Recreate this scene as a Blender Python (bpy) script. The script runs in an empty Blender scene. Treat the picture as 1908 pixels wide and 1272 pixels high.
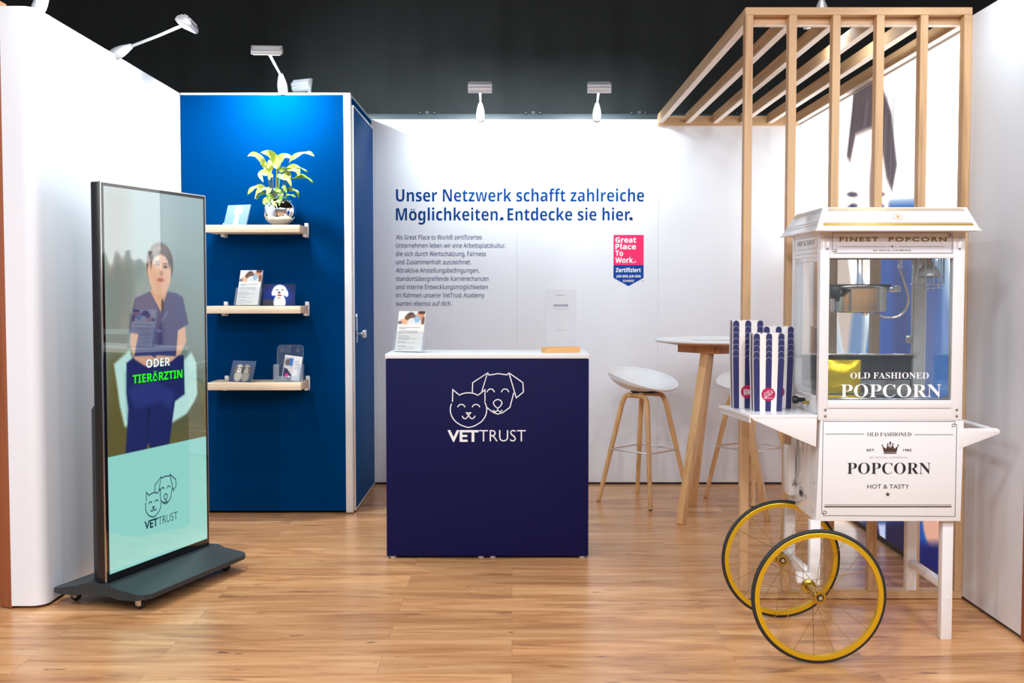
import bpy, bmesh, math, random
import numpy as np
from mathutils import Vector, Matrix

# ------------------------------------------------------------------ camera, world, light, exposure
C = bpy.context.scene.collection
SC = bpy.context.scene
FPX, PITCH, CAMZ = 2080.0, math.radians(2.6), 1.335
cam = bpy.data.cameras.new('camera')
cam.sensor_width = 36.0
cam.lens = FPX / 1908.0 * 36.0
cam.clip_start = 0.05
co = bpy.data.objects.new('camera', cam)
co.location = (0, 0, CAMZ)
co.rotation_euler = (math.radians(90) - PITCH, 0, 0)
C.objects.link(co)
SC.camera = co
SC.view_settings.view_transform = 'Standard'
SC.view_settings.look = 'None'
SC.view_settings.exposure = 0.0
SC.view_settings.gamma = 1.0
SC.view_settings.use_curve_mapping = False
try:
    SC.cycles.max_bounces = 10
    SC.cycles.transparent_max_bounces = 16
    SC.cycles.caustics_reflective = False
    SC.cycles.caustics_refractive = False
    SC.cycles.sample_clamp_indirect = 4.0
    SC.cycles.use_denoising = True
except Exception:
    pass

W = bpy.data.worlds.new('hall_ambience')
SC.world = W
W.use_nodes = True
W.node_tree.nodes['Background'].inputs[0].default_value = (0.84, 0.90, 1.0, 1)
W.node_tree.nodes['Background'].inputs[1].default_value = 0.27


def area(name, loc, target, sx, sy, power, col=(1, 1, 1), spread=180, shape='RECTANGLE'):
    l = bpy.data.lights.new(name, 'AREA')
    l.shape = shape
    l.size = sx
    l.size_y = sy
    l.energy = power
    l.color = col
    l.spread = math.radians(spread)
    o = bpy.data.objects.new(name, l)
    o.location = loc
    d = Vector(target) - Vector(loc)
    o.rotation_euler = d.to_track_quat('-Z', 'Y').to_euler()
    C.objects.link(o)
    return o


# hall lamps under the black hall ceiling: rows over the aisle, and wide panels above the stand
for ix in range(5):
    for iy in range(3):
        area('hall_lamp', (-3.6 + 1.8 * ix, -1.4 + 1.7 * iy, 3.2),
             (-3.6 + 1.8 * ix, 0.6 + 1.7 * iy, 0), 0.3, 0.3, 22.0, (0.93, 0.95, 1.0), 150, 'DISK')
for ix in range(3):
    for iy in range(2):
        area('hall_panel', (-1.6 + 1.6 * ix, 3.3 + 2.0 * iy, 4.35), (-1.6 + 1.6 * ix, 3.3 + 2.0 * iy, 0), 0.9, 0.9, (2.5, 2.5)[iy], (0.98, 0.96, 0.97), 75)

COOL = (0.80, 0.93, 1.0)
SPOT_W = 13.0


# ------------------------------------------------------------------ pixel to place
def ray(px, py):
    u = (px - 954) / FPX
    v = -(py - 636) / FPX
    c, s = math.cos(PITCH), math.sin(PITCH)
    return Vector((u, c + v * s, -s + v * c))


def U(px, py, Y):
    d = ray(px, py)
    return Vector((0, 0, CAMZ)) + d * (Y / d.y)


def G(px, py, z=0.0):
    d = ray(px, py)
    return Vector((0, 0, CAMZ)) + d * ((z - CAMZ) / d.z)


def onplane(px, py, P, N):
    d = ray(px, py)
    o = Vector((0, 0, CAMZ))
    return o + d * ((Vector(P) - o).dot(N) / d.dot(N))


# ------------------------------------------------------------------ materials
def lin(c):
    return tuple(((x / 12.92) if x <= 0.04045 else ((x + 0.055) / 1.055) ** 2.4) for x in c[:3])


def rgb(r, g, b):
    return lin((r / 255, g / 255, b / 255))


def mat(name, col=(0.8, 0.8, 0.8), rough=0.5, metal=0.0, spec=0.5, coat=0.0, emit=None, estr=0.0, bump=0.0, bscale=200.0, vary=0.0):
    m = bpy.data.materials.new(name)
    m.use_nodes = True
    nt = m.node_tree
    b = nt.nodes['Principled BSDF']
    b.inputs['Base Color'].default_value = (*col, 1)
    b.inputs['Roughness'].default_value = rough
    b.inputs['Metallic'].default_value = metal
    b.inputs['Specular IOR Level'].default_value = spec
    b.inputs['Coat Weight'].default_value = coat
    if emit:
        b.inputs['Emission Color'].default_value = (*emit, 1)
        b.inputs['Emission Strength'].default_value = estr
    if bump or vary:
        tc = nt.nodes.new('ShaderNodeTexCoord')
        nz = nt.nodes.new('ShaderNodeTexNoise')
        nz.inputs['Scale'].default_value = bscale
        nz.inputs['Detail'].default_value = 3
        nt.links.new(tc.outputs['Object'], nz.inputs['Vector'])
        if bump:
            bp = nt.nodes.new('ShaderNodeBump')
            bp.inputs['Strength'].default_value = bump
            bp.inputs['Distance'].default_value = 0.001
            nt.links.new(nz.outputs['Fac'], bp.inputs['Height'])
            nt.links.new(bp.outputs['Normal'], b.inputs['Normal'])
        if vary:
            mx = nt.nodes.new('ShaderNodeMix')
            mx.data_type = 'RGBA'
            mx.inputs[6].default_value = (*[c * (1 - vary) for c in col], 1)
            mx.inputs[7].default_value = (*[min(1, c * (1 + vary)) for c in col], 1)
            nt.links.new(nz.outputs['Fac'], mx.inputs[0])
            nt.links.new(mx.outputs[2], b.inputs['Base Color'])
    return m


def glassmat(name, tint=(1, 1, 1), refl=1.0, alpha=0.08):
    """thin clear sheet: mostly see-through, a Fresnel share mirrors"""
    m = bpy.data.materials.new(name)
    m.use_nodes = True
    nt = m.node_tree
    nt.nodes.clear()
    out = nt.nodes.new('ShaderNodeOutputMaterial')
    tr = nt.nodes.new('ShaderNodeBsdfTransparent')
    tr.inputs[0].default_value = (*tint, 1)
    gl = nt.nodes.new('ShaderNodeBsdfGlossy')
    gl.inputs['Roughness'].default_value = 0.02
    gl.inputs[0].default_value = (1, 1, 1, 1)
    fr = nt.nodes.new('ShaderNodeFresnel')
    ge = nt.nodes.new('ShaderNodeNewGeometry')
    io = nt.nodes.new('ShaderNodeMapRange')
    io.inputs[3].default_value = 1.5
    io.inputs[4].default_value = 1 / 1.5
    nt.links.new(ge.outputs['Backfacing'], io.inputs[0])
    nt.links.new(io.outputs[0], fr.inputs[0])
    mu = nt.nodes.new('ShaderNodeMath')
    mu.operation = 'MULTIPLY_ADD'
    mu.inputs[1].default_value = refl
    mu.inputs[2].default_value = 0.0
    df = nt.nodes.new('ShaderNodeBsdfDiffuse')
    df.inputs[0].default_value = (0.8, 0.85, 0.88, 1)
    m1 = nt.nodes.new('ShaderNodeMixShader')
    m1.inputs[0].default_value = alpha
    m2 = nt.nodes.new('ShaderNodeMixShader')
    L = nt.links.new
    L(fr.outputs[0], mu.inputs[0])
    L(tr.outputs[0], m1.inputs[1])
    L(df.outputs[0], m1.inputs[2])
    L(mu.outputs[0], m2.inputs[0])
    L(m1.outputs[0], m2.inputs[1])
    L(gl.outputs[0], m2.inputs[2])
    L(m2.outputs[0], out.inputs[0])
    return m


def wood(name, c1, c2, axis='X', scale=1.0, rough=0.5, spec=0.3):
    m = bpy.data.materials.new(name)
    m.use_nodes = True
    nt = m.node_tree
    b = nt.nodes['Principled BSDF']
    L = nt.links.new
    tc = nt.nodes.new('ShaderNodeTexCoord')
    mp = nt.nodes.new('ShaderNodeMapping')
    s = {'X': (1.5, 40, 40), 'Y': (40, 1.5, 40), 'Z': (40, 40, 1.5)}[axis]
    mp.inputs['Scale'].default_value = tuple(v * scale for v in s)
    nz = nt.nodes.new('ShaderNodeTexNoise')
    nz.inputs['Scale'].default_value = 1.0
    nz.inputs['Detail'].default_value = 6
    nz.inputs['Distortion'].default_value = 0.6
    mp2 = nt.nodes.new('ShaderNodeMapping')
    s2 = {'X': (0.7, 6, 6), 'Y': (6, 0.7, 6), 'Z': (6, 6, 0.7)}[axis]
    mp2.inputs['Scale'].default_value = tuple(v * scale for v in s2)
    n2 = nt.nodes.new('ShaderNodeTexNoise')
    n2.inputs['Scale'].default_value = 1.0
    n2.inputs['Detail'].default_value = 2
    ad = nt.nodes.new('ShaderNodeMath')
    ad.operation = 'ADD'
    cr = nt.nodes.new('ShaderNodeValToRGB')
    cr.color_ramp.elements[0].position = 0.75
    cr.color_ramp.elements[0].color = (*c2, 1)
    cr.color_ramp.elements[1].position = 1.25 if False else 1.0
    cr.color_ramp.elements[1].color = (*c1, 1)
    L(tc.outputs['Object'], mp.inputs[0])
    L(mp.outputs[0], nz.inputs['Vector'])
    L(tc.outputs['Object'], mp2.inputs[0])
    L(mp2.outputs[0], n2.inputs['Vector'])
    L(nz.outputs['Fac'], ad.inputs[0])
    L(n2.outputs['Fac'], ad.inputs[1])
    L(ad.outputs[0], cr.inputs[0])
    L(cr.outputs[0], b.inputs['Base Color'])
    bp = nt.nodes.new('ShaderNodeBump')
    bp.inputs['Strength'].default_value = 0.1
    bp.inputs['Distance'].default_value = 0.001
    L(nz.outputs['Fac'], bp.inputs['Height'])
    L(bp.outputs['Normal'], b.inputs['Normal'])
    b.inputs['Roughness'].default_value = rough
    b.inputs['Specular IOR Level'].default_value = spec
    return m


def floor_mat():
    m = bpy.data.materials.new('oak_plank_floor')
    m.use_nodes = True
    nt = m.node_tree
    b = nt.nodes['Principled BSDF']
    L = nt.links.new
    N = nt.nodes.new
    tc = N('ShaderNodeTexCoord')
    br = N('ShaderNodeTexBrick')
    br.inputs['Scale'].default_value = 1.0
    br.inputs['Mortar Size'].default_value = 0.0009
    br.inputs['Mortar Smooth'].default_value = 0.3
    br.inputs['Brick Width'].default_value = 1.28
    br.inputs['Row Height'].default_value = 0.192
    br.offset = 0.37
    br.inputs['Color1'].default_value = (0.0, 0.0, 0.0, 1)
    br.inputs['Color2'].default_value = (1.0, 1.0, 1.0, 1)
    br.inputs['Mortar'].default_value = (0.35, 0.35, 0.35, 1)
    L(tc.outputs['Object'], br.inputs['Vector'])
    # shift the grain from plank to plank
    sh = N('ShaderNodeVectorMath')
    sh.operation = 'MULTIPLY_ADD'
    sh.inputs[1].default_value = (7.0, 3.0, 5.0)
    L(br.outputs['Color'], sh.inputs[0])
    L(tc.outputs['Object'], sh.inputs[2])

    def noise(sc, detail, dist, rough=0.55):
        mp = N('ShaderNodeMapping')
        mp.inputs['Scale'].default_value = sc
        L(sh.outputs[0], mp.inputs[0])
        n = N('ShaderNodeTexNoise')
        n.inputs['Scale'].default_value = 1.0
        n.inputs['Detail'].default_value = detail
        n.inputs['Distortion'].default_value = dist
        n.inputs['Roughness'].default_value = rough
        L(mp.outputs[0], n.inputs['Vector'])
        return n
    fine = noise((3.2, 46, 1), 8, 1.2, 0.7)
    broad = noise((1.1, 7.5, 1), 4, 1.6)
    knot = noise((2.4, 15, 1), 3, 1.2)

    def mixc(a, bcol, fac_node, fac_out):
        x = N('ShaderNodeMix')
        x.data_type = 'RGBA'
        if isinstance(a, tuple):
            x.inputs[6].default_value = (*a, 1)
        else:
            L(a, x.inputs[6])
        x.inputs[7].default_value = (*bcol, 1)
        L(fac_out, x.inputs[0])
        return x.outputs[2]
    cr = N('ShaderNodeValToRGB')
    e = cr.color_ramp.elements
    e[0].position, e[0].color = 0.34, (*rgb(154, 102, 64), 1)
    e[1].position, e[1].color = 0.66, (*rgb(220, 172, 122), 1)
    k = e.new(0.5)
    k.color = (*rgb(199, 143, 93), 1)
    mx = N('ShaderNodeMath')
    mx.operation = 'MULTIPLY_ADD'
    mx.inputs[1].default_value = 0.34
    L(fine.outputs['Fac'], mx.inputs[0])
    m2 = N('ShaderNodeMath')
    m2.operation = 'MULTIPLY'
    m2.inputs[1].default_value = 0.66
    L(broad.outputs['Fac'], m2.inputs[0])
    L(m2.outputs[0], mx.inputs[2])
    L(mx.outputs[0], cr.inputs[0])
    kr = N('ShaderNodeValToRGB')
    kr.color_ramp.elements[0].position, kr.color_ramp.elements[0].color = 0.64, (0, 0, 0, 1)
    kr.color_ramp.elements[1].position, kr.color_ramp.elements[1].color = 0.76, (0.75, 0.75, 0.75, 1)
    L(knot.outputs['Fac'], kr.inputs[0])
    c = mixc(cr.outputs[0], rgb(104, 62, 38), None, kr.outputs[0])
    fleck = noise((7.0, 30, 1), 2, 0.6)
    fr_ = N('ShaderNodeValToRGB')
    fr_.color_ramp.elements[0].position, fr_.color_ramp.elements[0].color = 0.70, (0, 0, 0, 1)
    fr_.color_ramp.elements[1].position, fr_.color_ramp.elements[1].color = 0.76, (0.8, 0.8, 0.8, 1)
    L(fleck.outputs['Fac'], fr_.inputs[0])
    c = mixc(c, rgb(84, 48, 30), None, fr_.outputs[0])
    # plank to plank tone
    hv = N('ShaderNodeHueSaturation')
    mr = N('ShaderNodeMapRange')
    mr.inputs[3].default_value = 0.86
    mr.inputs[4].default_value = 1.1
    L(br.outputs['Color'], mr.inputs[0])
    L(mr.outputs[0], hv.inputs['Value'])
    L(c, hv.inputs['Color'])
    jt = N('ShaderNodeMix')
    jt.data_type = 'RGBA'
    L(br.outputs['Fac'], jt.inputs[0])
    L(hv.outputs[0], jt.inputs[6])
    jt.inputs[7].default_value = (*rgb(158, 110, 74), 1)
    L(jt.outputs[2], b.inputs['Base Color'])
    b.inputs['Roughness'].default_value = 0.27
    b.inputs['Specular IOR Level'].default_value = 0.5
    bp = N('ShaderNodeBump')
    bp.inputs['Strength'].default_value = 0.12
    bp.inputs['Distance'].default_value = 0.001
    L(fine.outputs['Fac'], bp.inputs['Height'])
    L(bp.outputs['Normal'], b.inputs['Normal'])
    return m


def picmat(name, emit=0.0, rough=0.4, spec=0.5, base=True):
    """picture material: reads the picture's own colour attribute"""
    m = bpy.data.materials.new(name)
    m.use_nodes = True
    nt = m.node_tree
    b = nt.nodes['Principled BSDF']
    a = nt.nodes.new('ShaderNodeAttribute')
    a.attribute_name = 'Col'
    b.inputs['Roughness'].default_value = rough
    b.inputs['Specular IOR Level'].default_value = spec
    if base:
        nt.links.new(a.outputs['Color'], b.inputs['Base Color'])
    else:
        b.inputs['Base Color'].default_value = (0.01, 0.01, 0.012, 1)
    if emit:
        nt.links.new(a.outputs['Color'], b.inputs['Emission Color'])
        b.inputs['Emission Strength'].default_value = emit
    return m


M = {}
M['wall'] = mat('white_fabric_panel', (0.78, 0.79, 0.83), 0.75, spec=0.2, bump=0.15, bscale=900)
M['blue'] = mat('royal_blue_panel', (0.0, 0.035, 0.130), 0.7, spec=0.0, bump=0.1, bscale=700)
M['bluedoor'] = mat('blue_door_panel', (0.0, 0.064, 0.235), 0.55, spec=0.05)
M['navy'] = mat('navy_laminate', (0.006, 0.006, 0.056), 0.6, spec=0.12)
M['white'] = mat('white_lacquer', (0.82, 0.82, 0.82), 0.3)
M['gloss'] = mat('white_powder_coat', (0.80, 0.79, 0.79), 0.16, coat=0.3)
M['plastic'] = mat('white_plastic_shell', (0.86, 0.88, 0.90), 0.35)
M['alu'] = mat('brushed_aluminium', (0.80, 0.80, 0.80), 0.35, metal=0.85)
M['silver'] = mat('silver_lamp_metal', (0.72, 0.73, 0.76), 0.38, metal=0.4)
M['chrome'] = mat('polished_chrome', (0.92, 0.92, 0.93), 0.03, metal=1.0)
M['steel'] = mat('stainless_steel', (0.75, 0.74, 0.72), 0.16, metal=1.0)
M['black'] = mat('black_coat', (0.012, 0.012, 0.013), 0.35)
M['rubber'] = mat('black_rubber', (0.014, 0.014, 0.015), 0.6, bump=0.4, bscale=500)
M['char'] = mat('charcoal_powder_coat', (0.020, 0.029, 0.033), 0.5, bump=0.15, bscale=1500)
M['drape'] = mat('black_hall_curtain', (0.032, 0.035, 0.035), 0.95, spec=0.05, vary=0.2, bscale=3)
M['truss'] = mat('dark_teal_pipe', (0.03, 0.045, 0.05), 0.5)
M['gold'] = mat('gold_anodised', (0.74, 0.45, 0.012), 0.28, metal=0.55)
M['brass'] = mat('brass_hub', rgb(200, 168, 70), 0.2, metal=1.0)
M['goldink'] = mat('gold_ink', rgb(188, 140, 40), 0.35, metal=0.4)
M['brownink'] = mat('dark_brown_ink', rgb(70, 48, 36), 0.5)
M['olive'] = mat('old_gold_ink', rgb(128, 104, 40), 0.5)
M['ink'] = mat('black_ink', (0.01, 0.01, 0.012), 0.5)
M['greyink'] = mat('grey_ink', (0.42, 0.42, 0.42), 0.6)
M['navyink'] = mat('navy_ink', rgb(28, 46, 96), 0.6)
M['bodyink'] = mat('body_text_navy', rgb(12, 38, 104), 0.7, spec=0.1)
M['headink'] = mat('headline_blue', rgb(0, 58, 122), 0.7, spec=0.1)
M['whiteink'] = mat('white_ink', (0.85, 0.85, 0.85), 0.5)
M['pink'] = mat('badge_pink', rgb(240, 46, 104), 0.6, spec=0.2)
M['badgeblue'] = mat('badge_blue', rgb(0, 62, 150), 0.6, spec=0.2)
M['paper'] = mat('white_paper', (0.82, 0.81, 0.78), 0.55)
M['acryl'] = glassmat('clear_acrylic', (0.98, 0.985, 0.99), 1.0, 0.02)
M['acryl_edge'] = glassmat('clear_acrylic_edge', (0.93, 0.96, 1.0), 1.0, 0.14)
M['frost'] = glassmat('printed_acrylic', (0.98, 0.98, 0.99), 1.0, 0.20)
M['pane'] = glassmat('window_glass', (0.95, 0.97, 0.97), 1.3, 0.015)
M['smoke'] = glassmat('smoked_panel', (0.16, 0.17, 0.18), 1.0, 0.03)
M['oakZ'] = wood('light_oak_upright', rgb(208, 170, 128), rgb(178, 136, 96), 'Z')
M['oakY'] = wood('light_oak_lengthwise', rgb(208, 170, 128), rgb(178, 136, 96), 'Y')
M['oakX'] = wood('light_oak_crosswise', rgb(208, 170, 128), rgb(178, 136, 96), 'X')
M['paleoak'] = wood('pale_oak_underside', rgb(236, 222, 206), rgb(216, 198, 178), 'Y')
M['shelfoak'] = wood('pale_oak_shelf', rgb(232, 208, 178), rgb(212, 182, 148), 'X', 1.4)
M['stoolwood'] = wood('stool_oak', rgb(222, 176, 122), rgb(190, 140, 90), 'Z', 1.5)
M['tablewood'] = wood('table_oak', rgb(206, 150, 100), rgb(168, 112, 70), 'Z', 1.2)
M['trimwood'] = wood('brown_edge_strip', rgb(156, 92, 62), rgb(122, 70, 46), 'Z')
M['signwood'] = wood('sign_base_oak', rgb(232, 178, 112), rgb(204, 146, 84), 'X', 2)
M['leaf'] = mat('yellow_green_leaf', rgb(178, 192, 78), 0.35, vary=0.4, bscale=22)
M['leafdark'] = mat('deep_green_leaf', rgb(104, 132, 40), 0.35, vary=0.45, bscale=22)
M['stem'] = mat('plant_stem', rgb(120, 120, 50), 0.5)
M['soil'] = mat('potting_soil', rgb(60, 42, 30), 0.9, bump=0.8, bscale=120)
M['boxnavy'] = mat('box_navy_stripe', rgb(34, 36, 92), 0.5)
M['boxwhite'] = mat('box_white_stripe', (0.80, 0.76, 0.72), 0.5)
M['red'] = mat('crimson_sticker', rgb(176, 18, 72), 0.45)
M['foil'] = mat('gold_foil', rgb(240, 205, 20), 0.25, metal=0.6, bump=1.0, bscale=90)
M['bulb'] = mat('lamp_bulb_reflector', (0.55, 0.54, 0.52), 0.3, metal=0.3)
M['floor'] = floor_mat()
M['scr'] = picmat('screen_picture', emit=0.92, rough=0.02, spec=1.0, base=False)
M['scr'].node_tree.nodes['Principled BSDF'].inputs['IOR'].default_value = 1.75
M['light'] = picmat('backlit_fabric_print', emit=2.9, rough=0.5, spec=0.2, base=False)
M['pic'] = picmat('glossy_print', rough=0.25, spec=0.1)
M['scrwhite'] = mat('screen_white_letters', (0, 0, 0), 0.1, emit=(0.78, 0.95, 1.0), estr=1.0)
M['scrgreen'] = mat('screen_green_letters', (0, 0, 0), 0.1, emit=(0.03, 0.9, 0.02), estr=1.0)
M['scrblack'] = mat('screen_black_outline', (0.003, 0.003, 0.003), 0.1)
M['scrnavy'] = mat('screen_navy_lines', (0, 0, 0), 0.1, emit=(0.005, 0.03, 0.06), estr=1.0)
M['lampglow'] = mat('lit_lamp_lens', (1, 1, 1), 0.4, emit=(0.85, 0.95, 1.0), estr=12.0)


# ------------------------------------------------------------------ mesh builder
class MB:
    def __init__(s):
        s.v = []
        s.f = []
        s.m = []

    def add(s, vs, fs, mi=0):
        o = len(s.v)
        s.v += [tuple(v) for v in vs]
        s.f += [tuple(i + o for i in f) for f in fs]
        s.m += [mi] * len(fs)
        return s

    def bm(s, b, mi=0):
        b.verts.ensure_lookup_table()
        b.verts.index_update()
        s.add([v.co for v in b.verts], [[v.index for v in f.verts] for f in b.faces], mi)
        b.free()
        return s

    def box(s, x0, x1, y0, y1, z0, z1, bev=0.0, mi=0, seg=2):
        b = bmesh.new()
        bmesh.ops.create_cube(b, size=1)
        for v in b.verts:
            v.co = Vector((x0 + (v.co.x + .5) * (x1 - x0), y0 + (v.co.y + .5) * (y1 - y0), z0 + (v.co.z + .5) * (z1 - z0)))
        if bev:
            bmesh.ops.bevel(b, geom=b.edges[:], offset=bev, segments=seg, affect='EDGES', profile=0.5)
        return s.bm(b, mi)

    def hexa(s, low, high, mi=0, bev=0.0):
        """solid between two loops of equal length"""
        n = len(low)
        b = bmesh.new()
        a = [b.verts.new(Vector(p)) for p in low]
        c = [b.verts.new(Vector(p)) for p in high]
        b.faces.new(a[::-1])
        b.faces.new(c)
        for i in range(n):
            j = (i + 1) % n
            b.faces.new((a[i], a[j], c[j], c[i]))
        bmesh.ops.recalc_face_normals(b, faces=b.faces[:])
        if bev:
            bmesh.ops.bevel(b, geom=b.edges[:], offset=bev, segments=2, affect='EDGES', profile=0.5)
        return s.bm(b, mi)

    def prism(s, pts, vec, mi=0, bev=0.0):
        vec = Vector(vec)
        return s.hexa([Vector(p) for p in pts], [Vector(p) + vec for p in pts], mi, bev)

    def beam(s, p0, p1, w, d, side=(0, 1, 0), mi=0, bev=0.0, w1=None, d1=None):
        """rectangular bar from p0 to p1; w across, d along side"""
        p0, p1 = Vector(p0), Vector(p1)
        t = (p1 - p0).normalized()
        n = Vector(side)
        n = (n - t * n.dot(t)).normalized()
        q = t.cross(n)
        w1 = w if w1 is None else w1
        d1 = d if d1 is None else d1

        def loop(p, w, d):
            return [p + q * (a * w / 2) + n * (e * d / 2) for a, e in ((-1, -1), (1, -1), (1, 1), (-1, 1))]
        return s.hexa(loop(p0, w, d), loop(p1, w1, d1), mi, bev)

    def tube(s, pts, r, seg=10, closed=False, mi=0):
        pts = [Vector(p) for p in pts]
        n = len(pts)
        rs = r if isinstance(r, (list, tuple)) else [r] * n
        vs, fs = [], []
        up = None
        for i, p in enumerate(pts):
            if closed:
                t = (pts[(i + 1) % n] - pts[i - 1])
            else:
                t = pts[min(i + 1, n - 1)] - pts[max(i - 1, 0)]
            t.normalize()
            if up is None:
                up = Vector((0, 0, 1)) if abs(t.z) < .9 else Vector((1, 0, 0))
            a = (up - t * up.dot(t)).normalized()
            up = a
            b = t.cross(a)
            for k in range(seg):
                g = 2 * math.pi * k / seg
                vs.append(p + (a * math.cos(g) + b * math.sin(g)) * rs[i])
        for i in range(n if closed else n - 1):
            j = (i + 1) % n
            for k in range(seg):
                l = (k + 1) % seg
                fs.append((i * seg + k, i * seg + l, j * seg + l, j * seg + k))
        if not closed:
            fs.append(tuple(range(seg))[::-1])
            fs.append(tuple((n - 1) * seg + k for k in range(seg)))
        return s.add(vs, fs, mi)

    def lathe(s, prof, c=(0, 0, 0), axis='Z', seg=32, mi=0, caps=True):
        c = Vector(c)
        ax = {'Z': ((1, 0, 0), (0, 1, 0), (0, 0, 1)), 'Y': ((1, 0, 0), (0, 0, 1), (0, 1, 0)), 'X': ((0, 1, 0), (0, 0, 1), (1, 0, 0))}[axis]
        a, b, t = [Vector(x) for x in ax]
        vs, fs = [], []
        n = len(prof)
        for r, h in prof:
            for k in range(seg):
                g = 2 * math.pi * k / seg
                vs.append(c + a * (r * math.cos(g)) + b * (r * math.sin(g)) + t * h)
        for i in range(n - 1):
            for k in range(seg):
                l = (k + 1) % seg
                fs.append((i * seg + k, i * seg + l, (i + 1) * seg + l, (i + 1) * seg + k))
        if caps:
            fs.append(tuple(range(seg))[::-1])
            fs.append(tuple((n - 1) * seg + k for k in range(seg)))
        return s.add(vs, fs, mi)

    def ball(s, c, r, mi=0, seg=12, sc=(1, 1, 1)):
        b = bmesh.new()
        bmesh.ops.create_uvsphere(b, u_segments=seg, v_segments=max(6, seg // 2), radius=r)
        for v in b.verts:
            v.co = Vector((v.co.x * sc[0], v.co.y * sc[1], v.co.z * sc[2])) + Vector(c)
        return s.bm(b, mi)

    def quad(s, O, R, Up, x0, x1, y0, y1, mi=0):
        O, R, Up = Vector(O), Vector(R), Vector(Up)
        return s.add([O + R * x0 + Up * y0, O + R * x1 + Up * y0, O + R * x1 + Up * y1, O + R * x0 + Up * y1], [(0, 1, 2, 3)], mi)

    def ribbon(s, pts, w, O, R, Up, closed=False, mi=0):
        """flat line of width w through 2D points, in the plane (O, R, Up)"""
        O, R, Up = Vector(O), Vector(R), Vector(Up)
        P = [Vector((p[0], p[1])) for p in pts]
        n = len(P)
        vs = []
        for i in range(n):
            a = P[i] - P[i - 1] if (i > 0 or closed) else P[1] - P[0]
            b = P[(i + 1) % n] - P[i] if (i < n - 1 or closed) else a
            a.normalize()
            b.normalize()
            na = Vector((-a.y, a.x))
            nb = Vector((-b.y, b.x))
            m = na + nb
            if m.length < 1e-6:
                m = na
            m.normalize()
            k = w / 2 / max(0.45, m.dot(na))
            for sg in (1, -1):
                q = P[i] + m * k * sg
                vs.append(O + R * q.x + Up * q.y)
        fs = [(2 * i, 2 * i + 1, 2 * ((i + 1) % n) + 1, 2 * ((i + 1) % n)) for i in range(n if closed else n - 1)]
        return s.add(vs, fs, mi)

    def disc(s, O, R, Up, cx, cy, r, mi=0, seg=28, ri=0.0):
        O, R, Up = Vector(O), Vector(R), Vector(Up)
        pt = lambda q, g: O + R * (cx + q * math.cos(g)) + Up * (cy + q * math.sin(g))
        gs = [2 * math.pi * k / seg for k in range(seg)]
        if ri:
            return s.add([pt(r, g) for g in gs] + [pt(ri, g) for g in gs],
                         [(k, (k + 1) % seg, seg + (k + 1) % seg, seg + k) for k in range(seg)], mi)
        return s.add([pt(r, g) for g in gs], [tuple(range(seg))], mi)

    def poly(s, pts, O, R, Up, mi=0):
        O, R, Up = Vector(O), Vector(R), Vector(Up)
        return s.add([O + R * p[0] + Up * p[1] for p in pts], [tuple(range(len(pts)))], mi)


def rootloc(o):
    l = Vector((0, 0, 0))
    while o is not None:
        l += o.location
        o = o.parent
    return l


def obj(name, mb, mats, parent=None, smooth=True, world=True, ang=35, label=None):
    if not isinstance(mats, (list, tuple)):
        mats = [mats]
    me = bpy.data.meshes.new(name)
    off = rootloc(parent) if (parent is not None and world) else Vector((0, 0, 0))
    me.from_pydata([(v[0] - off.x, v[1] - off.y, v[2] - off.z) for v in mb.v], [], mb.f)
    for m in mats:
        me.materials.append(M[m] if isinstance(m, str) else m)
    me.polygons.foreach_set('material_index', mb.m)
    if smooth:
        me.polygons.foreach_set('use_smooth', [True] * len(mb.f))
        me.set_sharp_from_angle(angle=math.radians(ang))
    me.update()
    o = bpy.data.objects.new(name, me)
    C.objects.link(o)
    if parent is not None:
        o.parent = parent
    if label:
        o['label'] = label
    return o


def tag(o, label, cat, group=None):
    o['label'] = label
    o['category'] = cat
    if group:
        o['group'] = group
    return o


def thing(name, label, cat, loc=(0, 0, 0), rotz=0.0, group=None):
    o = bpy.data.objects.new(name, None)
    o.empty_display_size = 0.1
    o.location = loc
    o.rotation_euler = (0, 0, rotz)
    C.objects.link(o)
    return tag(o, label, cat, group)


def struct(name, mb, mats, smooth=True):
    o = obj(name, mb, mats, None, smooth)
    o['kind'] = 'structure'
    return o


def copy_tree(o, parent=None):
    c = o.copy()
    C.objects.link(c)
    c.parent = parent
    for ch in list(o.children):
        copy_tree(ch, c)
    return c


# ------------------------------------------------------------------ lettering
STYLES = {'plain': None, 'sans': (0x1d5a0, 0x1d5ba, 0x1d7e2), 'bold': (0x1d5d4, 0x1d5ee, 0x1d7ec), 'serif': (0x1d400, 0x1d41a, 0x1d7ce)}
UML = {'ä': 'a', 'ö': 'o', 'ü': 'u', 'Ä': 'A', 'Ö': 'O', 'Ü': 'U'}


def styled(t, st):
    k = STYLES[st]
    if not k:
        return t
    o = ''
    for ch in t:
        ch = UML.get(ch, ch)
        if 'A' <= ch <= 'Z':
            o += chr(k[0] + ord(ch) - 65)
        elif 'a' <= ch <= 'z':
            o += chr(k[1] + ord(ch) - 97)
        elif '0' <= ch <= '9':
            o += chr(k[2] + ord(ch) - 48)
        else:
            o += ch
    return o


_TC = {}


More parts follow.
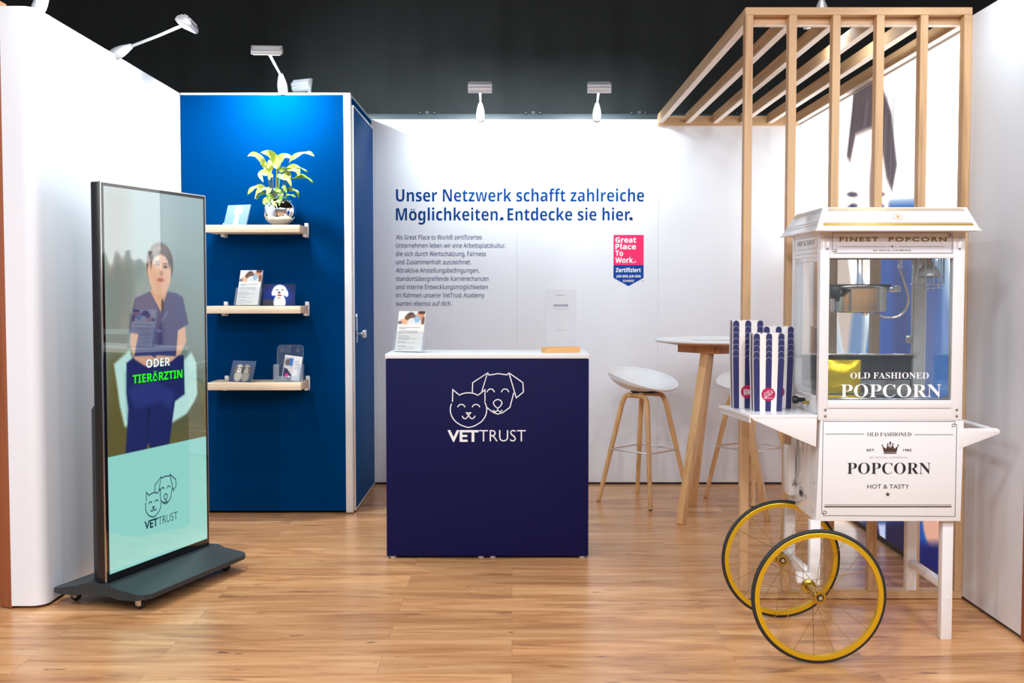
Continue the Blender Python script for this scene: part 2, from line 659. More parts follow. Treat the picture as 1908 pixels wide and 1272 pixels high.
def glyphs(body, st='plain', fat=0.0, track=1.0):
    key = (body, st, fat, track)
    if key in _TC:
        return _TC[key]
    cu = bpy.data.curves.new('lettering', 'FONT')
    cu.body = styled(body, st)
    cu.size = 1.0
    cu.resolution_u = 3
    cu.offset = fat
    cu.space_character = track
    ob = bpy.data.objects.new('lettering', cu)
    C.objects.link(ob)
    dg = bpy.context.evaluated_depsgraph_get()
    dg.update()
    me = bpy.data.meshes.new_from_object(ob.evaluated_get(dg))
    v = np.array([(p.co.x, p.co.y) for p in me.vertices]).reshape(-1, 2)
    f = [tuple(p.vertices) for p in me.polygons]
    bpy.data.objects.remove(ob)
    bpy.data.curves.remove(cu)
    bpy.data.meshes.remove(me)
    _TC[key] = (v, f)
    return v, f


def lettering(mb, body, O, R, Up, x, y, h=None, width=None, st='plain', fat=0.0, track=1.0, align='L', mi=0, slim=1.0, boxh=None):
    """one line of text: (x, y) start of baseline in the plane (O, R, Up); h = cap height; width = exact width"""
    O, R, Up = Vector(O), Vector(R), Vector(Up)
    v, f = glyphs(body, st, fat, track)
    v = v.copy()
    fs = list(f)
    cap = glyphs('H', st, fat)[0][:, 1].max()
    vs = [v]
    for i, ch in enumerate(body):
        if ch in UML and STYLES[st]:
            b = UML[ch]
            g = glyphs(b, st, fat)[0]
            pre = glyphs(body[:i + 1], st, fat, track)[0]
            r = pre[:, 0].max()
            wd = g[:, 0].max() - g[:, 0].min()
            cx = r - wd / 2
            up_ = ch.isupper()
            d = 0.05 + fat * .6
            yy = g[:, 1].max() + (0.10 if up_ else 0.08) + fat
            for sx in ((-1.25, 1.25) if up_ else (-1, 1)):
                n = sum(len(q) for q in vs)
                c = np.array([[cx + sx * 0.09 + d * math.cos(k * math.pi / 4), yy + d * math.sin(k * math.pi / 4)] for k in range(8)])
                vs.append(c)
                fs.append(tuple(range(n, n + 8)))
    v = np.concatenate(vs)
    x0 = v[:, 0].min()
    w = v[:, 0].max() - x0
    sy = h / cap if h else None
    sx = width / w if width else sy * slim
    if sy is None:
        sy = sx
    W_ = w * sx
    ox = {'L': 0, 'C': -W_ / 2, 'R': -W_}[align]
    mb.add([O + R * (x + ox + (p[0] - x0) * sx) + Up * (y + p[1] * sy) for p in v], fs, mi)
    return W_


# ------------------------------------------------------------------ pictures painted as colour attributes
class Pic:
    def __init__(s, w, h, W, H, bg=(255, 255, 255)):
        s.w, s.h, s.W, s.H = w, h, W, H
        s.X, s.Y = np.meshgrid(np.linspace(0, W, w), np.linspace(0, H, h))
        s.c = np.zeros((h, w, 3)) + np.array(bg, float)

    def blend(s, a, col):
        a = np.clip(a, 0, 1)[..., None]
        s.c = s.c * (1 - a) + np.array(col, float) * a

    def rect(s, x0, x1, y0, y1, col, soft=0.0, op=1.0):
        e = max(soft, 1e-6)
        a = np.clip((s.X - x0) / e + .5, 0, 1) * np.clip((x1 - s.X) / e + .5, 0, 1) * np.clip((s.Y - y0) / e + .5, 0, 1) * np.clip((y1 - s.Y) / e + .5, 0, 1)
        s.blend(a * op, col)

    def grad(s, y0, c0, y1, c1):
        t = np.clip((s.Y - y0) / (y1 - y0), 0, 1)[..., None]
        sel = ((s.Y >= min(y0, y1)) & (s.Y <= max(y0, y1)))[..., None]
        s.c = np.where(sel, np.array(c0, float) * (1 - t) + np.array(c1, float) * t, s.c)

    def ell(s, cx, cy, rx, ry, col, soft=0.1, rot=0.0, op=1.0):
        c, n = math.cos(rot), math.sin(rot)
        dx, dy = s.X - cx, s.Y - cy
        x, y = dx * c + dy * n, -dx * n + dy * c
        d = np.sqrt((x / rx) ** 2 + (y / ry) ** 2)
        s.blend(op * np.clip((1 - d) / max(soft, 1e-3) + .5, 0, 1), col)

    def poly(s, pts, col, soft=0.3, op=1.0):
        P = np.array(pts, float)
        ins = np.zeros(s.X.shape, bool)
        dist = np.full(s.X.shape, 1e9)
        n = len(P)
        for i in range(n):
            x0, y0 = P[i]
            x1, y1 = P[(i + 1) % n]
            cr = ((y0 > s.Y) != (y1 > s.Y)) & (s.X < (x1 - x0) * (s.Y - y0) / (y1 - y0 + 1e-12) + x0)
            ins ^= cr
            L2 = (x1 - x0) ** 2 + (y1 - y0) ** 2 + 1e-12
            t = np.clip(((s.X - x0) * (x1 - x0) + (s.Y - y0) * (y1 - y0)) / L2, 0, 1)
            dist = np.minimum(dist, np.hypot(s.X - x0 - t * (x1 - x0), s.Y - y0 - t * (y1 - y0)))
        sd = np.where(ins, dist, -dist)
        s.blend(op * np.clip(sd / soft + .5, 0, 1), col)

    def fur(s, x0, x1, y0, y1, amp, seed, mask_col=None, sx=1.0, sy=1.0):
        r = np.random.RandomState(seed)
        n = np.zeros(s.X.shape)
        for k in range(14):
            a, b, ph = r.uniform(-1, 1) * 6 / sx, r.uniform(-1, 1) * 6 / sy, r.uniform(0, 6.28)
            n += np.sin(a * s.X + b * s.Y + ph) / 14 * 2
        sel = ((s.X > x0) & (s.X < x1) & (s.Y > y0) & (s.Y < y1))[..., None]
        s.c = np.where(sel, np.clip(s.c * (1 + amp * n[..., None]), 0, 255), s.c)

    def obj(s, name, O, R, Up, m, parent=None, world=True, gain=None):
        """flat picture: O top-left corner, R to the right, Up upward (unit vectors), size W x H metres given by R,Up lengths"""
        O, R, Up = Vector(O), Vector(R), Vector(Up)
        mb = MB()
        us, vs_ = np.linspace(0, 1, s.w), np.linspace(0, 1, s.h)
        mb.v = [tuple(O + R * float(a) - Up * float(b)) for b in vs_ for a in us]
        mb.f = [(j * s.w + i, (j + 1) * s.w + i, (j + 1) * s.w + i + 1, j * s.w + i + 1) for j in range(s.h - 1) for i in range(s.w - 1)]
        mb.m = [0] * len(mb.f)
        o = obj(name, mb, m, parent, False, world)
        c = s.c / 255.0
        l = np.where(c <= 0.04045, c / 12.92, ((c + 0.055) / 1.055) ** 2.4)
        if gain is not None:      # a backlit print: the clear white areas pass far more light than the inked ones
            k = l.min(axis=2, keepdims=True)
            t = np.clip((k - .55) / .4, 0, 1)
            l = l * (1 / gain + (1 - 1 / gain) * t * t * (3 - 2 * t))
        rgba = np.concatenate([l.reshape(-1, 3), np.ones((s.w * s.h, 1))], 1).astype(np.float32)
        at = o.data.attributes.new('Col', 'FLOAT_COLOR', 'POINT')
        at.data.foreach_set('color', rgba.ravel())
        return o


def spline(pts, n=8, closed=False):
    """Catmull-Rom through points of any dimension"""
    P = [np.array(p, float) for p in pts]
    out = []
    m = len(P)
    for i in range(m if closed else m - 1):
        if closed:
            a, b, c, d = P[i - 1], P[i], P[(i + 1) % m], P[(i + 2) % m]
        else:
            a, b, c, d = P[max(i - 1, 0)], P[i], P[i + 1], P[min(i + 2, m - 1)]
        for k in range(n):
            t = k / n
            out.append(0.5 * ((2 * b) + (c - a) * t + (2 * a - 5 * b + 4 * c - d) * t * t + (3 * b - a - 3 * c + d) * t ** 3))
    if not closed:
        out.append(P[-1])
    return out


# the stand's emblem: a cat and a dog in single lines with two words under them (unit = width of the words)
def emblem(mb, O, R, Up, cx, cy, w, line, mi=0, words=True):
    def q(p):
        return (cx + (p[0] - 525.5) / 371 * w, cy - (p[1] - 505) / 371 * w)

    def ln(pts, curve=False, closed=False):
        if curve:
            pts = spline(pts, 5, closed)
        mb.ribbon([q(p) for p in pts], line, O, R, Up, closed, mi)
    ln([(458, 437), (460, 388), (530, 342), (503, 430)])
    ln([(530, 342), (538, 352), (580, 345), (622, 351), (631, 341)])
    ln([(631, 341), (697, 388), (700, 432), (666, 460), (631, 341)])
    ln([(654, 436), (636, 505), (602, 530), (578, 537), (555, 528), (527, 506)])
    ln([(527, 433), (535, 421), (545, 418), (555, 421), (563, 433)], True)
    ln([(595, 433), (603, 421), (613, 418), (623, 421), (631, 433)], True)
    ln([(558, 485), (565, 473), (579, 468), (592, 473), (598, 486), (590, 500), (578, 508), (566, 500)], True, True)
    ln([(578, 508), (578, 520)])
    ln([(556, 518), (566, 526), (578, 520), (590, 526), (600, 518)], True)
    ln([(364, 479), (366, 421), (397, 447)])
    ln([(440 + 86 * math.cos(math.radians(g)), 516 - 80 * math.sin(math.radians(g))) for g in range(58, 123, 8)], True)
    ln([(487, 446), (518, 422), (518, 476)])
    ln([(440 + 86 * math.cos(math.radians(g)), 516 - 80 * math.sin(math.radians(g))) for g in range(28, -60, -11)] + [(470, 592), (452, 598), (440, 600), (428, 598), (410, 592)] + [(440 + 86 * math.cos(math.radians(g)), 516 - 80 * math.sin(math.radians(g))) for g in range(236, 151, -11)], True)
    ln([(388, 504), (396, 494), (406, 491), (416, 494), (424, 504)], True)
    ln([(457, 504), (465, 494), (475, 491), (486, 494), (494, 504)], True)
    ln([(430, 531), (450, 531), (440, 544)], False, True)
    ln([(410, 545), (416, 556), (428, 558), (440, 546), (452, 558), (464, 556), (471, 545)], True)
    if words:
        k = w / 371
        x, y = q((340, 667))
        lettering(mb, 'VET', O, R, Up, x, y, 54 * k, 147 * k, 'plain', 0.028, 1.0, 'L', mi)
        x, y = q((490, 667))
        lettering(mb, 'TRUST', O, R, Up, x, y, 54 * k, 221 * k, 'plain', -0.008, 1.0, 'L', mi)


X_, Y_, Z_ = Vector((1, 0, 0)), Vector((0, 1, 0)), Vector((0, 0, 1))
ORD = ['bottom', 'second', 'third', 'fourth', 'fifth', 'sixth', 'seventh', 'eighth']

# ================================================================== the setting
BY, TY = 7.66, 6.65          # back wall face, cabin front face
mb = MB()
mb.quad((0, 0, 0), X_, Y_, -9, 9, -5, 9.5)
struct('floor', mb, 'floor', False)
mb = MB()
mb.box(-9, 9, -5, 9.6, 4.6, 4.7)
struct('ceiling', mb, 'drape', False)
# black hall curtain with soft folds, far behind the stand
mb = MB()
nx = 240
vs = []
for i in range(nx + 1):
    x = -7 + 14 * i / nx
    y = 8.10 + 0.018 * math.sin(x * 9.0) + 0.012 * math.sin(x * 23.0 + 1.0)
    vs += [(x, y, 0.0), (x, y, 4.6)]
mb.add(vs, [(2 * i, 2 * i + 2, 2 * i + 3, 2 * i + 1) for i in range(nx)])
struct('wall_hall_rear', mb, 'drape')
mb = MB()
mb.box(-7, 7, 7.97, 8.02, 2.515, 2.590, 0.008)
for x in np.arange(-6.6, 6.8, 0.75):
    mb.ball((x - .05, 7.97, 2.592), .014)
    mb.ball((x + .05, 7.97, 2.592), .014)
    mb.box(x - .012, x + .012, 7.96, 7.98, 2.585, 2.604)
struct('trim_1', mb, 'truss')
mb = MB()
mb.box(-3.6, -2.2, 6.4, 6.45, 0, 2.5)
struct('wall_far_left', mb, 'wall', False)

# back wall: one-metre panels with fine joints, dark recess at the foot
mb = MB()
edges = [-2.05, -0.936, 0.033, 1.002, 2.06]
for a, b in zip(edges, edges[1:]):
    mb.box(a + .0007, b - .0007, BY, BY + .055, .014, 2.5, .0012, 0, 1)
mb.box(-2.05, 2.06, BY + .012, BY + .05, 0.0, .0139, 0, 1)
mb.box(-2.05, 2.06, BY + .003, BY + .05, .014, 2.49)
wall_back = struct('wall_back', mb, ['wall', 'black'])

# left wall with a rounded front end
mb = MB()
cuts = [7.72, 6.62, 5.64]
for a, b in zip(cuts[1:], cuts):
    mb.box(-2.07, -1.962, a + .0012, b - .0012, .014, 2.5, .0012, 0, 1)
pl = [(-1.962, 5.6388)]
for k in range(9):
    g = math.radians(90 * k / 8)
    pl.append((-2.022 + .06 * math.cos(g), 4.69 - .06 * math.sin(g)))
pl += [(-2.10, 4.63), (-2.10, 5.6388)]
mb.prism([(p[0], p[1], .014) for p in pl], (0, 0, 2.486))
mb.box(-2.06, -1.975, 4.70, 7.7, 0, .0139, 0, 1)
mb.box(-2.06, -1.965, 5.0, 7.7, .014, 2.49)
struct('wall_left', mb, ['wall', 'black'])
mb = MB()
mb.prism([(-2.101, 4.632, .004), (-2.101, 4.70, .004), (-2.175, 4.72, .004), (-2.160, 4.655, .004)], (0, 0, 2.52), 0, .002)
struct('trim_left_end', mb, 'trimwood')

# right wall: plain panel in front, the same wall carries on behind the lightbox
mb = MB()
mb.box(1.95, 2.06, 4.212, 4.84, .014, 2.5, .0012, 0, 1)
mb.box(2.02, 2.06, 4.84, 7.70, .014, 2.5, .0012, 0, 1)
mb.box(1.962, 2.05, 4.22, 7.7, 0, .012, 0, 1)
struct('wall_right', mb, ['wall', 'black'])
mb = MB()
mb.box(1.944, 2.068, 4.165, 4.211, .006, 2.52, .002)
struct('trim_right_end', mb, 'trimwood')

# ---- printing on the back wall
WP = (0, BY - .0010, 0)


def wx(px, py):
    p = U(px, py, BY)
    return p.x, p.z


mb = MB()
for t, (a, b), base in (('Unser Netzwerk schafft zahlreiche', (738, 1200), 375.3), ('Möglichkeiten. Entdecke sie hier.', (738, 1179), 410.6)):
    x0, z0 = wx(a, base)
    x1, _ = wx(b, base)
    lettering(mb, t, WP, X_, Z_, x0, z0, (22.6 / 271.3), x1 - x0, 'bold', -0.004)
for a, b in ((935.3, 407.2), (1175.5, 407.2)):
    x0, z0 = wx(a, b)
    mb.disc((0, BY - .0013, 0), X_, Z_, x0, z0, .0115, 0, 20)
obj('headline_lettering', mb, 'headink', wall_back, False)
mb = MB()
LINES = [('Als Great Place to Work® zertifiziertes', 898), ('Unternehmen leben wir eine Arbeitsplatzkultur,', 942.5), ('die sich durch Wertschätzung, Fairness', 905.5),
         ('und Zusammenhalt auszeichnet.', 877.5), ('Attraktive Anstellungsbedingungen,', 893), ('standortübergreifende Karrierechancen', 910),
         ('und interne Entwicklungsmöglichkeiten', 909), ('im Rahmen unserer VetTrust Academy', 902.5), ('warten ebenso auf dich.', 841.5)]
for i, (t, xe) in enumerate(LINES):
    base = 446.0 + i * 15.42
    x0, z0 = wx(738, base)
    x1, _ = wx(xe, base)
    lettering(mb, t, WP, X_, Z_, x0, z0, 8.4 / 271.3, x1 - x0, 'sans', 0.0)
obj('body_lettering', mb, 'bodyink', wall_back, False)
# certificate badge
x0, zt = wx(1143.2, 437.5)
x1, zm = wx(1199.3, 493.8)
_, zs = wx(1143, 517.5)
xc, zb = wx(1171, 533)
mb = MB()
mb.add([(x0 - .004, BY - .0006, zt + .004), (x1 + .004, BY - .0006, zt + .004), (x1 + .004, BY - .0006, zs - .002), (xc, BY - .0006, zb - .005), (x0 - .004, BY - .0006, zs - .002)], [(0, 1, 2, 3, 4)])
badge = obj('certificate_badge', mb, 'whiteink', wall_back, False)
mb = MB()
mb.quad(WP, X_, Z_, x0, x1, zm, zt, 0)
mb.add([(x0, BY - .001, zm), (x1, BY - .001, zm), (x1, BY - .001, zs), (xc, BY - .001, zb), (x0, BY - .001, zs)], [(0, 1, 2, 3, 4)], 1)
WQ = (0, BY - .0016, 0)
for t, xe, base in (('Great', 1185.3, 451.8), ('Place', 1185, 464.2), ('To', 1161, 476.6), ('Work.', 1181.5, 489.5)):
    a, z = wx(1146.5, base)
    b, _ = wx(xe, base)
    lettering(mb, t, WQ, X_, Z_, a, z, 10.0 / 271.3, b - a, 'bold', 0.012, mi=2)
a, z = wx(1182.5, 489.3)
mb.disc(WQ, X_, Z_, a + .004, z + .006, .006, 2, 14, .0035)
for t, xs, xe, base, h, ft in (('Zertifiziert', 1147.5, 1194, 506.7, 7.6, .032), ('JUN 2025–JUN 2026', 1148.3, 1193.8, 516.6, 4.4, .03), ('SCHWEIZ', 1160.5, 1181.5, 525.2, 4.2, .015)):
    a, z = wx(xs, base)
    b, _ = wx(xe, base)
    lettering(mb, t, WQ, X_, Z_, a, z, h / 271.3, b - a, 'bold', ft - .02, mi=2)
a, z = wx(1195, 524.5)
lettering(mb, 'TM', WQ, X_, Z_, a, z, .008, .014, 'plain', mi=3)
obj('badge_print', mb, ['pink', 'badgeblue', 'whiteink', 'ink'], badge, False)

# ================================================================== blue storage cabin
cab = thing('storage_cabin', 'tall blue storage cabin with a pale corner post and a side door', 'cabin', (-1.455, 7.15, 0))
mb = MB()
mb.box(-1.958, -0.996, TY, TY + .04, .016, 2.488, .001, 0, 1)
obj('front_panel', mb, 'blue', cab)
mb = MB()
mb.box(-1.958, -0.954, TY - .004, TY + .05, 2.488, 2.502, .001, 0, 1)
mb.box(-1.958, -0.954, TY + .05, BY, 2.488, 2.500, .001, 0, 1)
obj('roof_rail', mb, 'alu', cab)
mb = MB()
mb.box(-0.995, -0.953, TY - .006, TY + .036, .006, 2.49, .002)
obj('corner_post', mb, mat('pale_aluminium_post', (0.78, 0.76, 0.74), 0.45, metal=0.1), cab, label='pale silver corner post')
mb = MB()
mb.box(-1.0, -0.958, TY + .036, BY - .004, 2.44, 2.488, .001, 0, 1)
mb.box(-1.0, -0.958, BY - .03, BY - .004, .016, 2.44, .001, 0, 1)
obj('side_panel', mb, 'blue', cab)
mb = MB()
mb.box(-0.99, -0.944, TY + .045, BY - .032, .022, 2.425, .006)
door = obj('side_door', mb, 'bluedoor', cab)
mb = MB()
mb.box(-0.965, -0.940, TY + .045, BY - .032, 2.425, 2.437, .001, 0, 1)
mb.box(-0.965, -0.940, TY + .045, BY - .032, .010, .022, .001, 0, 1)
mb.box(-0.965, -0.942, TY + .037, TY + .045, .010, 2.437, .001, 0, 1)
obj('door_frame', mb, 'alu', cab, label='thin silver frame around the side door')
pz = onplane(663, 583, (-.94, 0, 0), X_)
mb = MB()
hy = TY + .11
mb.box(-0.944, -0.938, hy - .02, hy + .02, 1.02, 1.20, .003)
mb.tube([(-.938, hy, 1.075), (-.895, hy, 1.075)], .009)
mb.box(-.905, -.888, hy - .03, hy + .06, 1.05, 1.10, .006)
obj('door_handle', mb, 'chrome', door, label='silver door handle')

# ================================================================== shelves on the cabin
SX0, SX1, SY0 = -1.755, -1.212, 6.398


def shelf(z, label):
    t = thing('wall_shelf', label, 'shelf', ((SX0 + SX1) / 2, TY, z - .042), 0, 'oak shelves on the blue cabin')
    mb = MB()
    mb.prism([(SX0, SY0, z - .042), (SX1 - .004, SY0, z - .042), (SX1, SY0 + .004, z - .042), (SX1, TY - .002, z - .042), (SX0, TY - .002, z - .042)], (0, 0, .042), 0, .0015)
    obj('board', mb, 'shelfoak', t)
    for x in (-1.700, SX1 - .006):
        mb = MB()
        mb.box(x - .011, x + .011, TY - .075, TY - .001, z - .060, z - .0425, .003)
        mb.box(x - .011, x + .011, TY - .022, TY - .001, z + .0005, z + .024, .003)
        mb.box(x - .013, x + .013, TY - .012, TY - .001, z - .062, z + .02, .003)
        obj('bracket', mb, 'white', t)
    return t


S1, S2, S3 = 1.711, 1.247, 0.806
shelf(S1, 'topmost oak shelf on the blue cabin, holding the potted plant')
shelf(S2, 'middle oak shelf on the blue cabin, holding a leaflet holder and a white dog photo')
shelf(S3, 'lowest oak shelf on the blue cabin, holding a clear brochure holder')

# ================================================================== arm lamps
LAMPGRP = 'arm lamps clipped on the wall tops'


def arm_lamp(base, head, aim, label, power=SPOT_W, size=.155, lean=.45, spread=165):
    base, head, aim = Vector(base), Vector(head), Vector(aim)
    t = thing('arm_lamp', label, 'lamp', base, 0, LAMPGRP)
    d = (head - base)
    L = d.length
    d.normalize()
    N = (aim - head).normalized()
    H = N.cross(Z_).normalized()
    F = H.cross(N).normalized()
    up = (d * lean + Z_ * (1 - lean)).normalized()
    p1 = base + up * .115
    # bullet-shaped mount
    mb = MB()
    q = [base + (p1 - base) * k / 6 for k in range(7)]
    mb.tube(q, [.027, .030, .0295, .027, .023, .0175, .012], 14)
    obj('mount', mb, 'silver', t)
    mb = MB()
    mb.tube([p1 - up * .01, p1 + (head - p1) * .5, head - N * .012], .0075, 10)
    obj('arm', mb, 'silver', t)
    mb = MB()
    s = size / 2
    prof = [(-.040, .012), (-.040, -.006), (-.030, -.020), (-.014, -.026), (-.010, -.034), (.010, -.034), (.014, -.026), (.030, -.020), (.040, -.006), (.040, .012)]
    mb.hexa([head - H * s + F * a + N * b for a, b in prof], [head + H * s + F * a + N * b for a, b in prof], 0, .0025)
    for a in (-.022, .022):
        mb.hexa([head - H * (s - .01) + F * (a + i) + N * j for i, j in ((-.003, -.028), (.003, -.028), (.003, -.018), (-.003, -.018))],
                [head + H * (s - .01) + F * (a + i) + N * j for i, j in ((-.003, -.028), (.003, -.028), (.003, -.018), (-.003, -.018))])
    hd = obj('lamp_head', mb, 'silver', t)
    mb = MB()
    mb.hexa([head - H * (s - .012) + F * a + N * b for a, b in ((-.031, .0122), (.031, .0122), (.031, .014), (-.031, .014))],
            [head + H * (s - .012) + F * a + N * b for a, b in ((-.031, .0122), (.031, .0122), (.031, .014), (-.031, .014))])
    obj('lens', mb, 'lampglow', hd, label='lit white lens')
    area('lamp_light', head + N * .018, aim, .13, .055, power, COOL, spread)
    return t


arm_lamp((-.214, BY - .012, 2.50), (-.206, 7.27, 2.645), (-.21, BY, 2.38), 'arm lamp on the back wall above the headline, left one of the pair', 12.0, spread=125)
arm_lamp((.576, BY - .012, 2.50), (.562, 7.27, 2.645), (.57, BY, 2.38), 'arm lamp on the back wall above the headline, right one of the pair', 12.0, spread=125)
arm_lamp((-1.352, TY + .012, 2.502), (-1.372, 6.32, 2.672), (-1.40, TY, 1.75), 'arm lamp at the front of the blue cabin top, above the plant', 34.0, .17)
arm_lamp((-1.29, 7.36, 2.512), (-1.305, 7.02, 2.613), (-.75, 8.1, 2.35), 'arm lamp low behind the front lamp on the blue cabin top', 9.0, .13, spread=120)
pb = G(238, 104, 2.50)
ph = onplane(357, 50, (0, pb.y + .02, 0), Y_)
arm_lamp((-1.985, pb.y, 2.50), (-1.583, pb.y - .1, 2.628), (-1.962, pb.y - .12, 1.8), 'arm lamp reaching far out from the left wall top', lean=.92)
pb = G(92, 22, 2.50)
arm_lamp((-1.985, pb.y, 2.50), (-1.66, pb.y - .1, 2.70), (-1.962, pb.y - .12, 1.8), 'arm lamp at the top left corner of the photo, only its mount showing')
arm_lamp((2.0, 4.33, 2.50), (1.64, 4.33, 2.68), (1.95, 4.40, 1.7), 'arm lamp on the right wall top, above the picture edge', 3.5)
arm_lamp((1.376, 5.02, 2.546), (1.46, 5.35, 2.61), (1.9, 5.6, 1.6), 'small arm lamp on top of the wooden slat frame', 3.0)

# ================================================================== pergola of oak slats
per = thing('slat_frame', 'open oak slat frame with roof bars in front of the lightbox', 'slat frame', (1.47, 4.80, 0))
PY, PD, PWID = 4.783, .047, .0335
PX = [1.005 + .1855 * i for i in range(6)]
PT = 2.533
for x in PX:
    mb = MB()
    mb.box(x - PWID / 2, x + PWID / 2, PY, PY + PD, .0345, PT - .032, .001, 0, 1)
    obj('post', mb, 'oakZ', per)
mb = MB()
mb.box(PX[0] - PWID / 2, PX[5] + PWID / 2, PY - .001, PY + PD + .02, .003, .034, .001, 0, 1)
obj('sill', mb, 'oakX', per)
mb = MB()
mb.box(PX[0] - PWID / 2, PX[5] + PWID / 2, PY - .0005, PY + PD, PT - .0315, PT, .001, 0, 1)
obj('top_beam', mb, 'oakX', per)
RZ0, RZ1 = 2.468, 2.531
mb = MB()
mb.box(PX[0] - PWID / 2 + .034, PX[5] + PWID / 2 - .034, PY + PD + .001, PY + PD + .034, RZ0 + .003, RZ1, .001, 0, 1)
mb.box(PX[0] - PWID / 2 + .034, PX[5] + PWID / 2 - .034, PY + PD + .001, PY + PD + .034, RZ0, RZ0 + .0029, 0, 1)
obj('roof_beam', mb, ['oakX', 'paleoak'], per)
for x in PX:
    mb = MB()
    mb.box(x - PWID / 2, x + PWID / 2, PY + PD + (.001 if x in (PX[0], PX[5]) else .035), BY - .036, RZ0 + .003, RZ1, .001, 0, 1)
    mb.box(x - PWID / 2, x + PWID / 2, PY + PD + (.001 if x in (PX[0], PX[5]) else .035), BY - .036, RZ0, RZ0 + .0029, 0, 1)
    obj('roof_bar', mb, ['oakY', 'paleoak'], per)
mb = MB()
mb.box(PX[0] - PWID / 2, PX[5] + PWID / 2, BY - .0355, BY - .001, RZ0 - .012, RZ1 - .012, .001, 0, 1)
obj('rear_beam', mb, 'oakX', per)

# ================================================================== lightbox on the right wall
LBX = 1.966
lb = thing('lightbox', 'tall backlit picture wall behind the oak slat frame', 'lightbox', (LBX, 6.25, 0))
LY0, LY1, LZ0, LZ1 = 4.86, BY - .006, .03, 2.462
mb = MB()
mb.box(LBX + .003, 2.018, LY0 - .012, LY1 + .003, .004, LZ0, 0, 1)
mb.box(LBX + .003, 2.018, LY0 - .012, LY1 + .003, LZ1, LZ1 + .02)
mb.box(LBX + .003, 2.018, LY0 - .012, LY0, LZ0, LZ1)
mb.box(LBX + .003, 2.018, LY1, LY1 + .003, LZ0, LZ1)
mb.box(2.005, 2.018, LY0, LY1, LZ0, LZ1)
obj('frame', mb, ['white', 'black'], lb, False)


def L2(px, py):       # photo pixel -> (distance from the far end, depth from the top) on the picture wall
    p = onplane(px, py, (LBX, 0, 0), X_)
    return (LY1 - p.y, LZ1 - p.z)


P = Pic(330, 290, LY1 - LY0, LZ1 - LZ0, (255, 255, 255))
# brown dog at the far end, a pale arm, blue work clothes, woman's head
P.ell(1.15, 1.75, .75, .62, (206, 216, 230), .5)
P.ell(1.02, 1.12, .16, .46, (238, 206, 190), .5, -.35)
P.ell(1.25, 1.55, .12, .5, (120, 150, 200), .6, .2)
P.ell(.34, 1.72, .50, .80, (138, 88, 52), .3, .15)
P.ell(.22, 1.20, .30, .30, (168, 112, 70), .3, .3)
P.ell(.10, 1.30, .16, .14, (214, 176, 140), .5)
P.ell(.48, 1.26, .13, .32, (98, 58, 36), .4, -.3)
P.fur(0, .9, .8, 2.43, .34, 5, None, .10, .45)
bl = [L2(1655, 378), L2(1706, 376), (2.72, 1.30), (2.78, 2.40), (1.35, 2.43), (1.42, 1.60)]
P.poly(bl, (6, 78, 172), .06)
P.poly([(1.9, .95), (2.1, 1.0), (2.3, 2.43), (1.9, 2.43)], (6, 44, 124), .12)
P.ell(2.55, 1.7, .10, .7, (30, 120, 215), .6)
hair = [L2(1590, 172), L2(1604, 158), L2(1627, 150), L2(1645, 165), L2(1660, 208), L2(1671, 308), L2(1662, 356), L2(1652, 330), L2(1640, 250), L2(1627, 236), L2(1594, 250), L2(1584, 300), L2(1578, 290), L2(1588, 200)]
face = [L2(1584, 250), L2(1598, 244), L2(1627, 236), L2(1648, 262), L2(1658, 340), L2(1655, 400), L2(1640, 470), L2(1610, 520), L2(1590, 480), L2(1574, 400), L2(1572, 320)]
P.poly(face, (252, 228, 218), .05)
P.poly(hair, (86, 72, 78), .03)
for k in range(26):
    rk = random.Random(k)
    a0, b0 = L2(1592 + 2.9 * k, 160 + rk.uniform(0, 60)), L2(1584 + 3.1 * k, 238 + rk.uniform(-10, 8) + max(0, k - 14) * 9)
    P.poly([a0, (a0[0] + .012, a0[1]), (b0[0] + .012, b0[1]), b0], rk.choice([(40, 34, 44), (150, 132, 140), (110, 84, 70), (52, 46, 60)]), .02, .45 if 236 + 3 * k < 400 and k < 26 else 0)
for a, b, c in ((1588, 372, .9), (1636, 372, .8)):
    e = L2(a, b)
    P.ell(e[0], e[1] - .030, .095, .014, (70, 66, 90), .6, .1)
    P.ell(e[0], e[1] + .045, .095, .022, (96, 92, 130), .5)
    P.ell(e[0], e[1] + .047, .040, .020, (20, 40, 90), .4)
e = L2(1612, 450)
P.ell(e[0], e[1], .08, .03, (196, 120, 120), .6)
P.ell(L2(1626, 350)[0], L2(1626, 350)[1], .05, .16, (150, 120, 130), .7)
hd = L2(1742, 985)
P.ell(hd[0], hd[1] - .03, .16, .14, (226, 168, 146), .25)
P.ell(hd[0] + .05, hd[1] - .14, .12, .10, (238, 190, 168), .4)
dk = [L2(1590, 972), L2(1640, 972), L2(1700, 972), L2(1712, 1010), L2(1700, 1060), L2(1600, 985)]
P.poly(dk, (18, 22, 60), .05)
P.poly([L2(1712, 1012), L2(1790, 1012), L2(1790, 1110), L2(1712, 1062)], (8, 24, 92), .05)
P.poly([L2(1636, 975), L2(1650, 975), L2(1650, 1010), L2(1640, 1005)], (190, 200, 240), .03)
P.ell(L2(1500, 600)[0], L2(1500, 600)[1], .12, .35, (236, 206, 190), .5)
P.obj('picture', (LBX, LY1, LZ1), (0, -(LY1 - LY0), 0), (0, 0, LZ1 - LZ0), 'light', lb, gain=2.9)

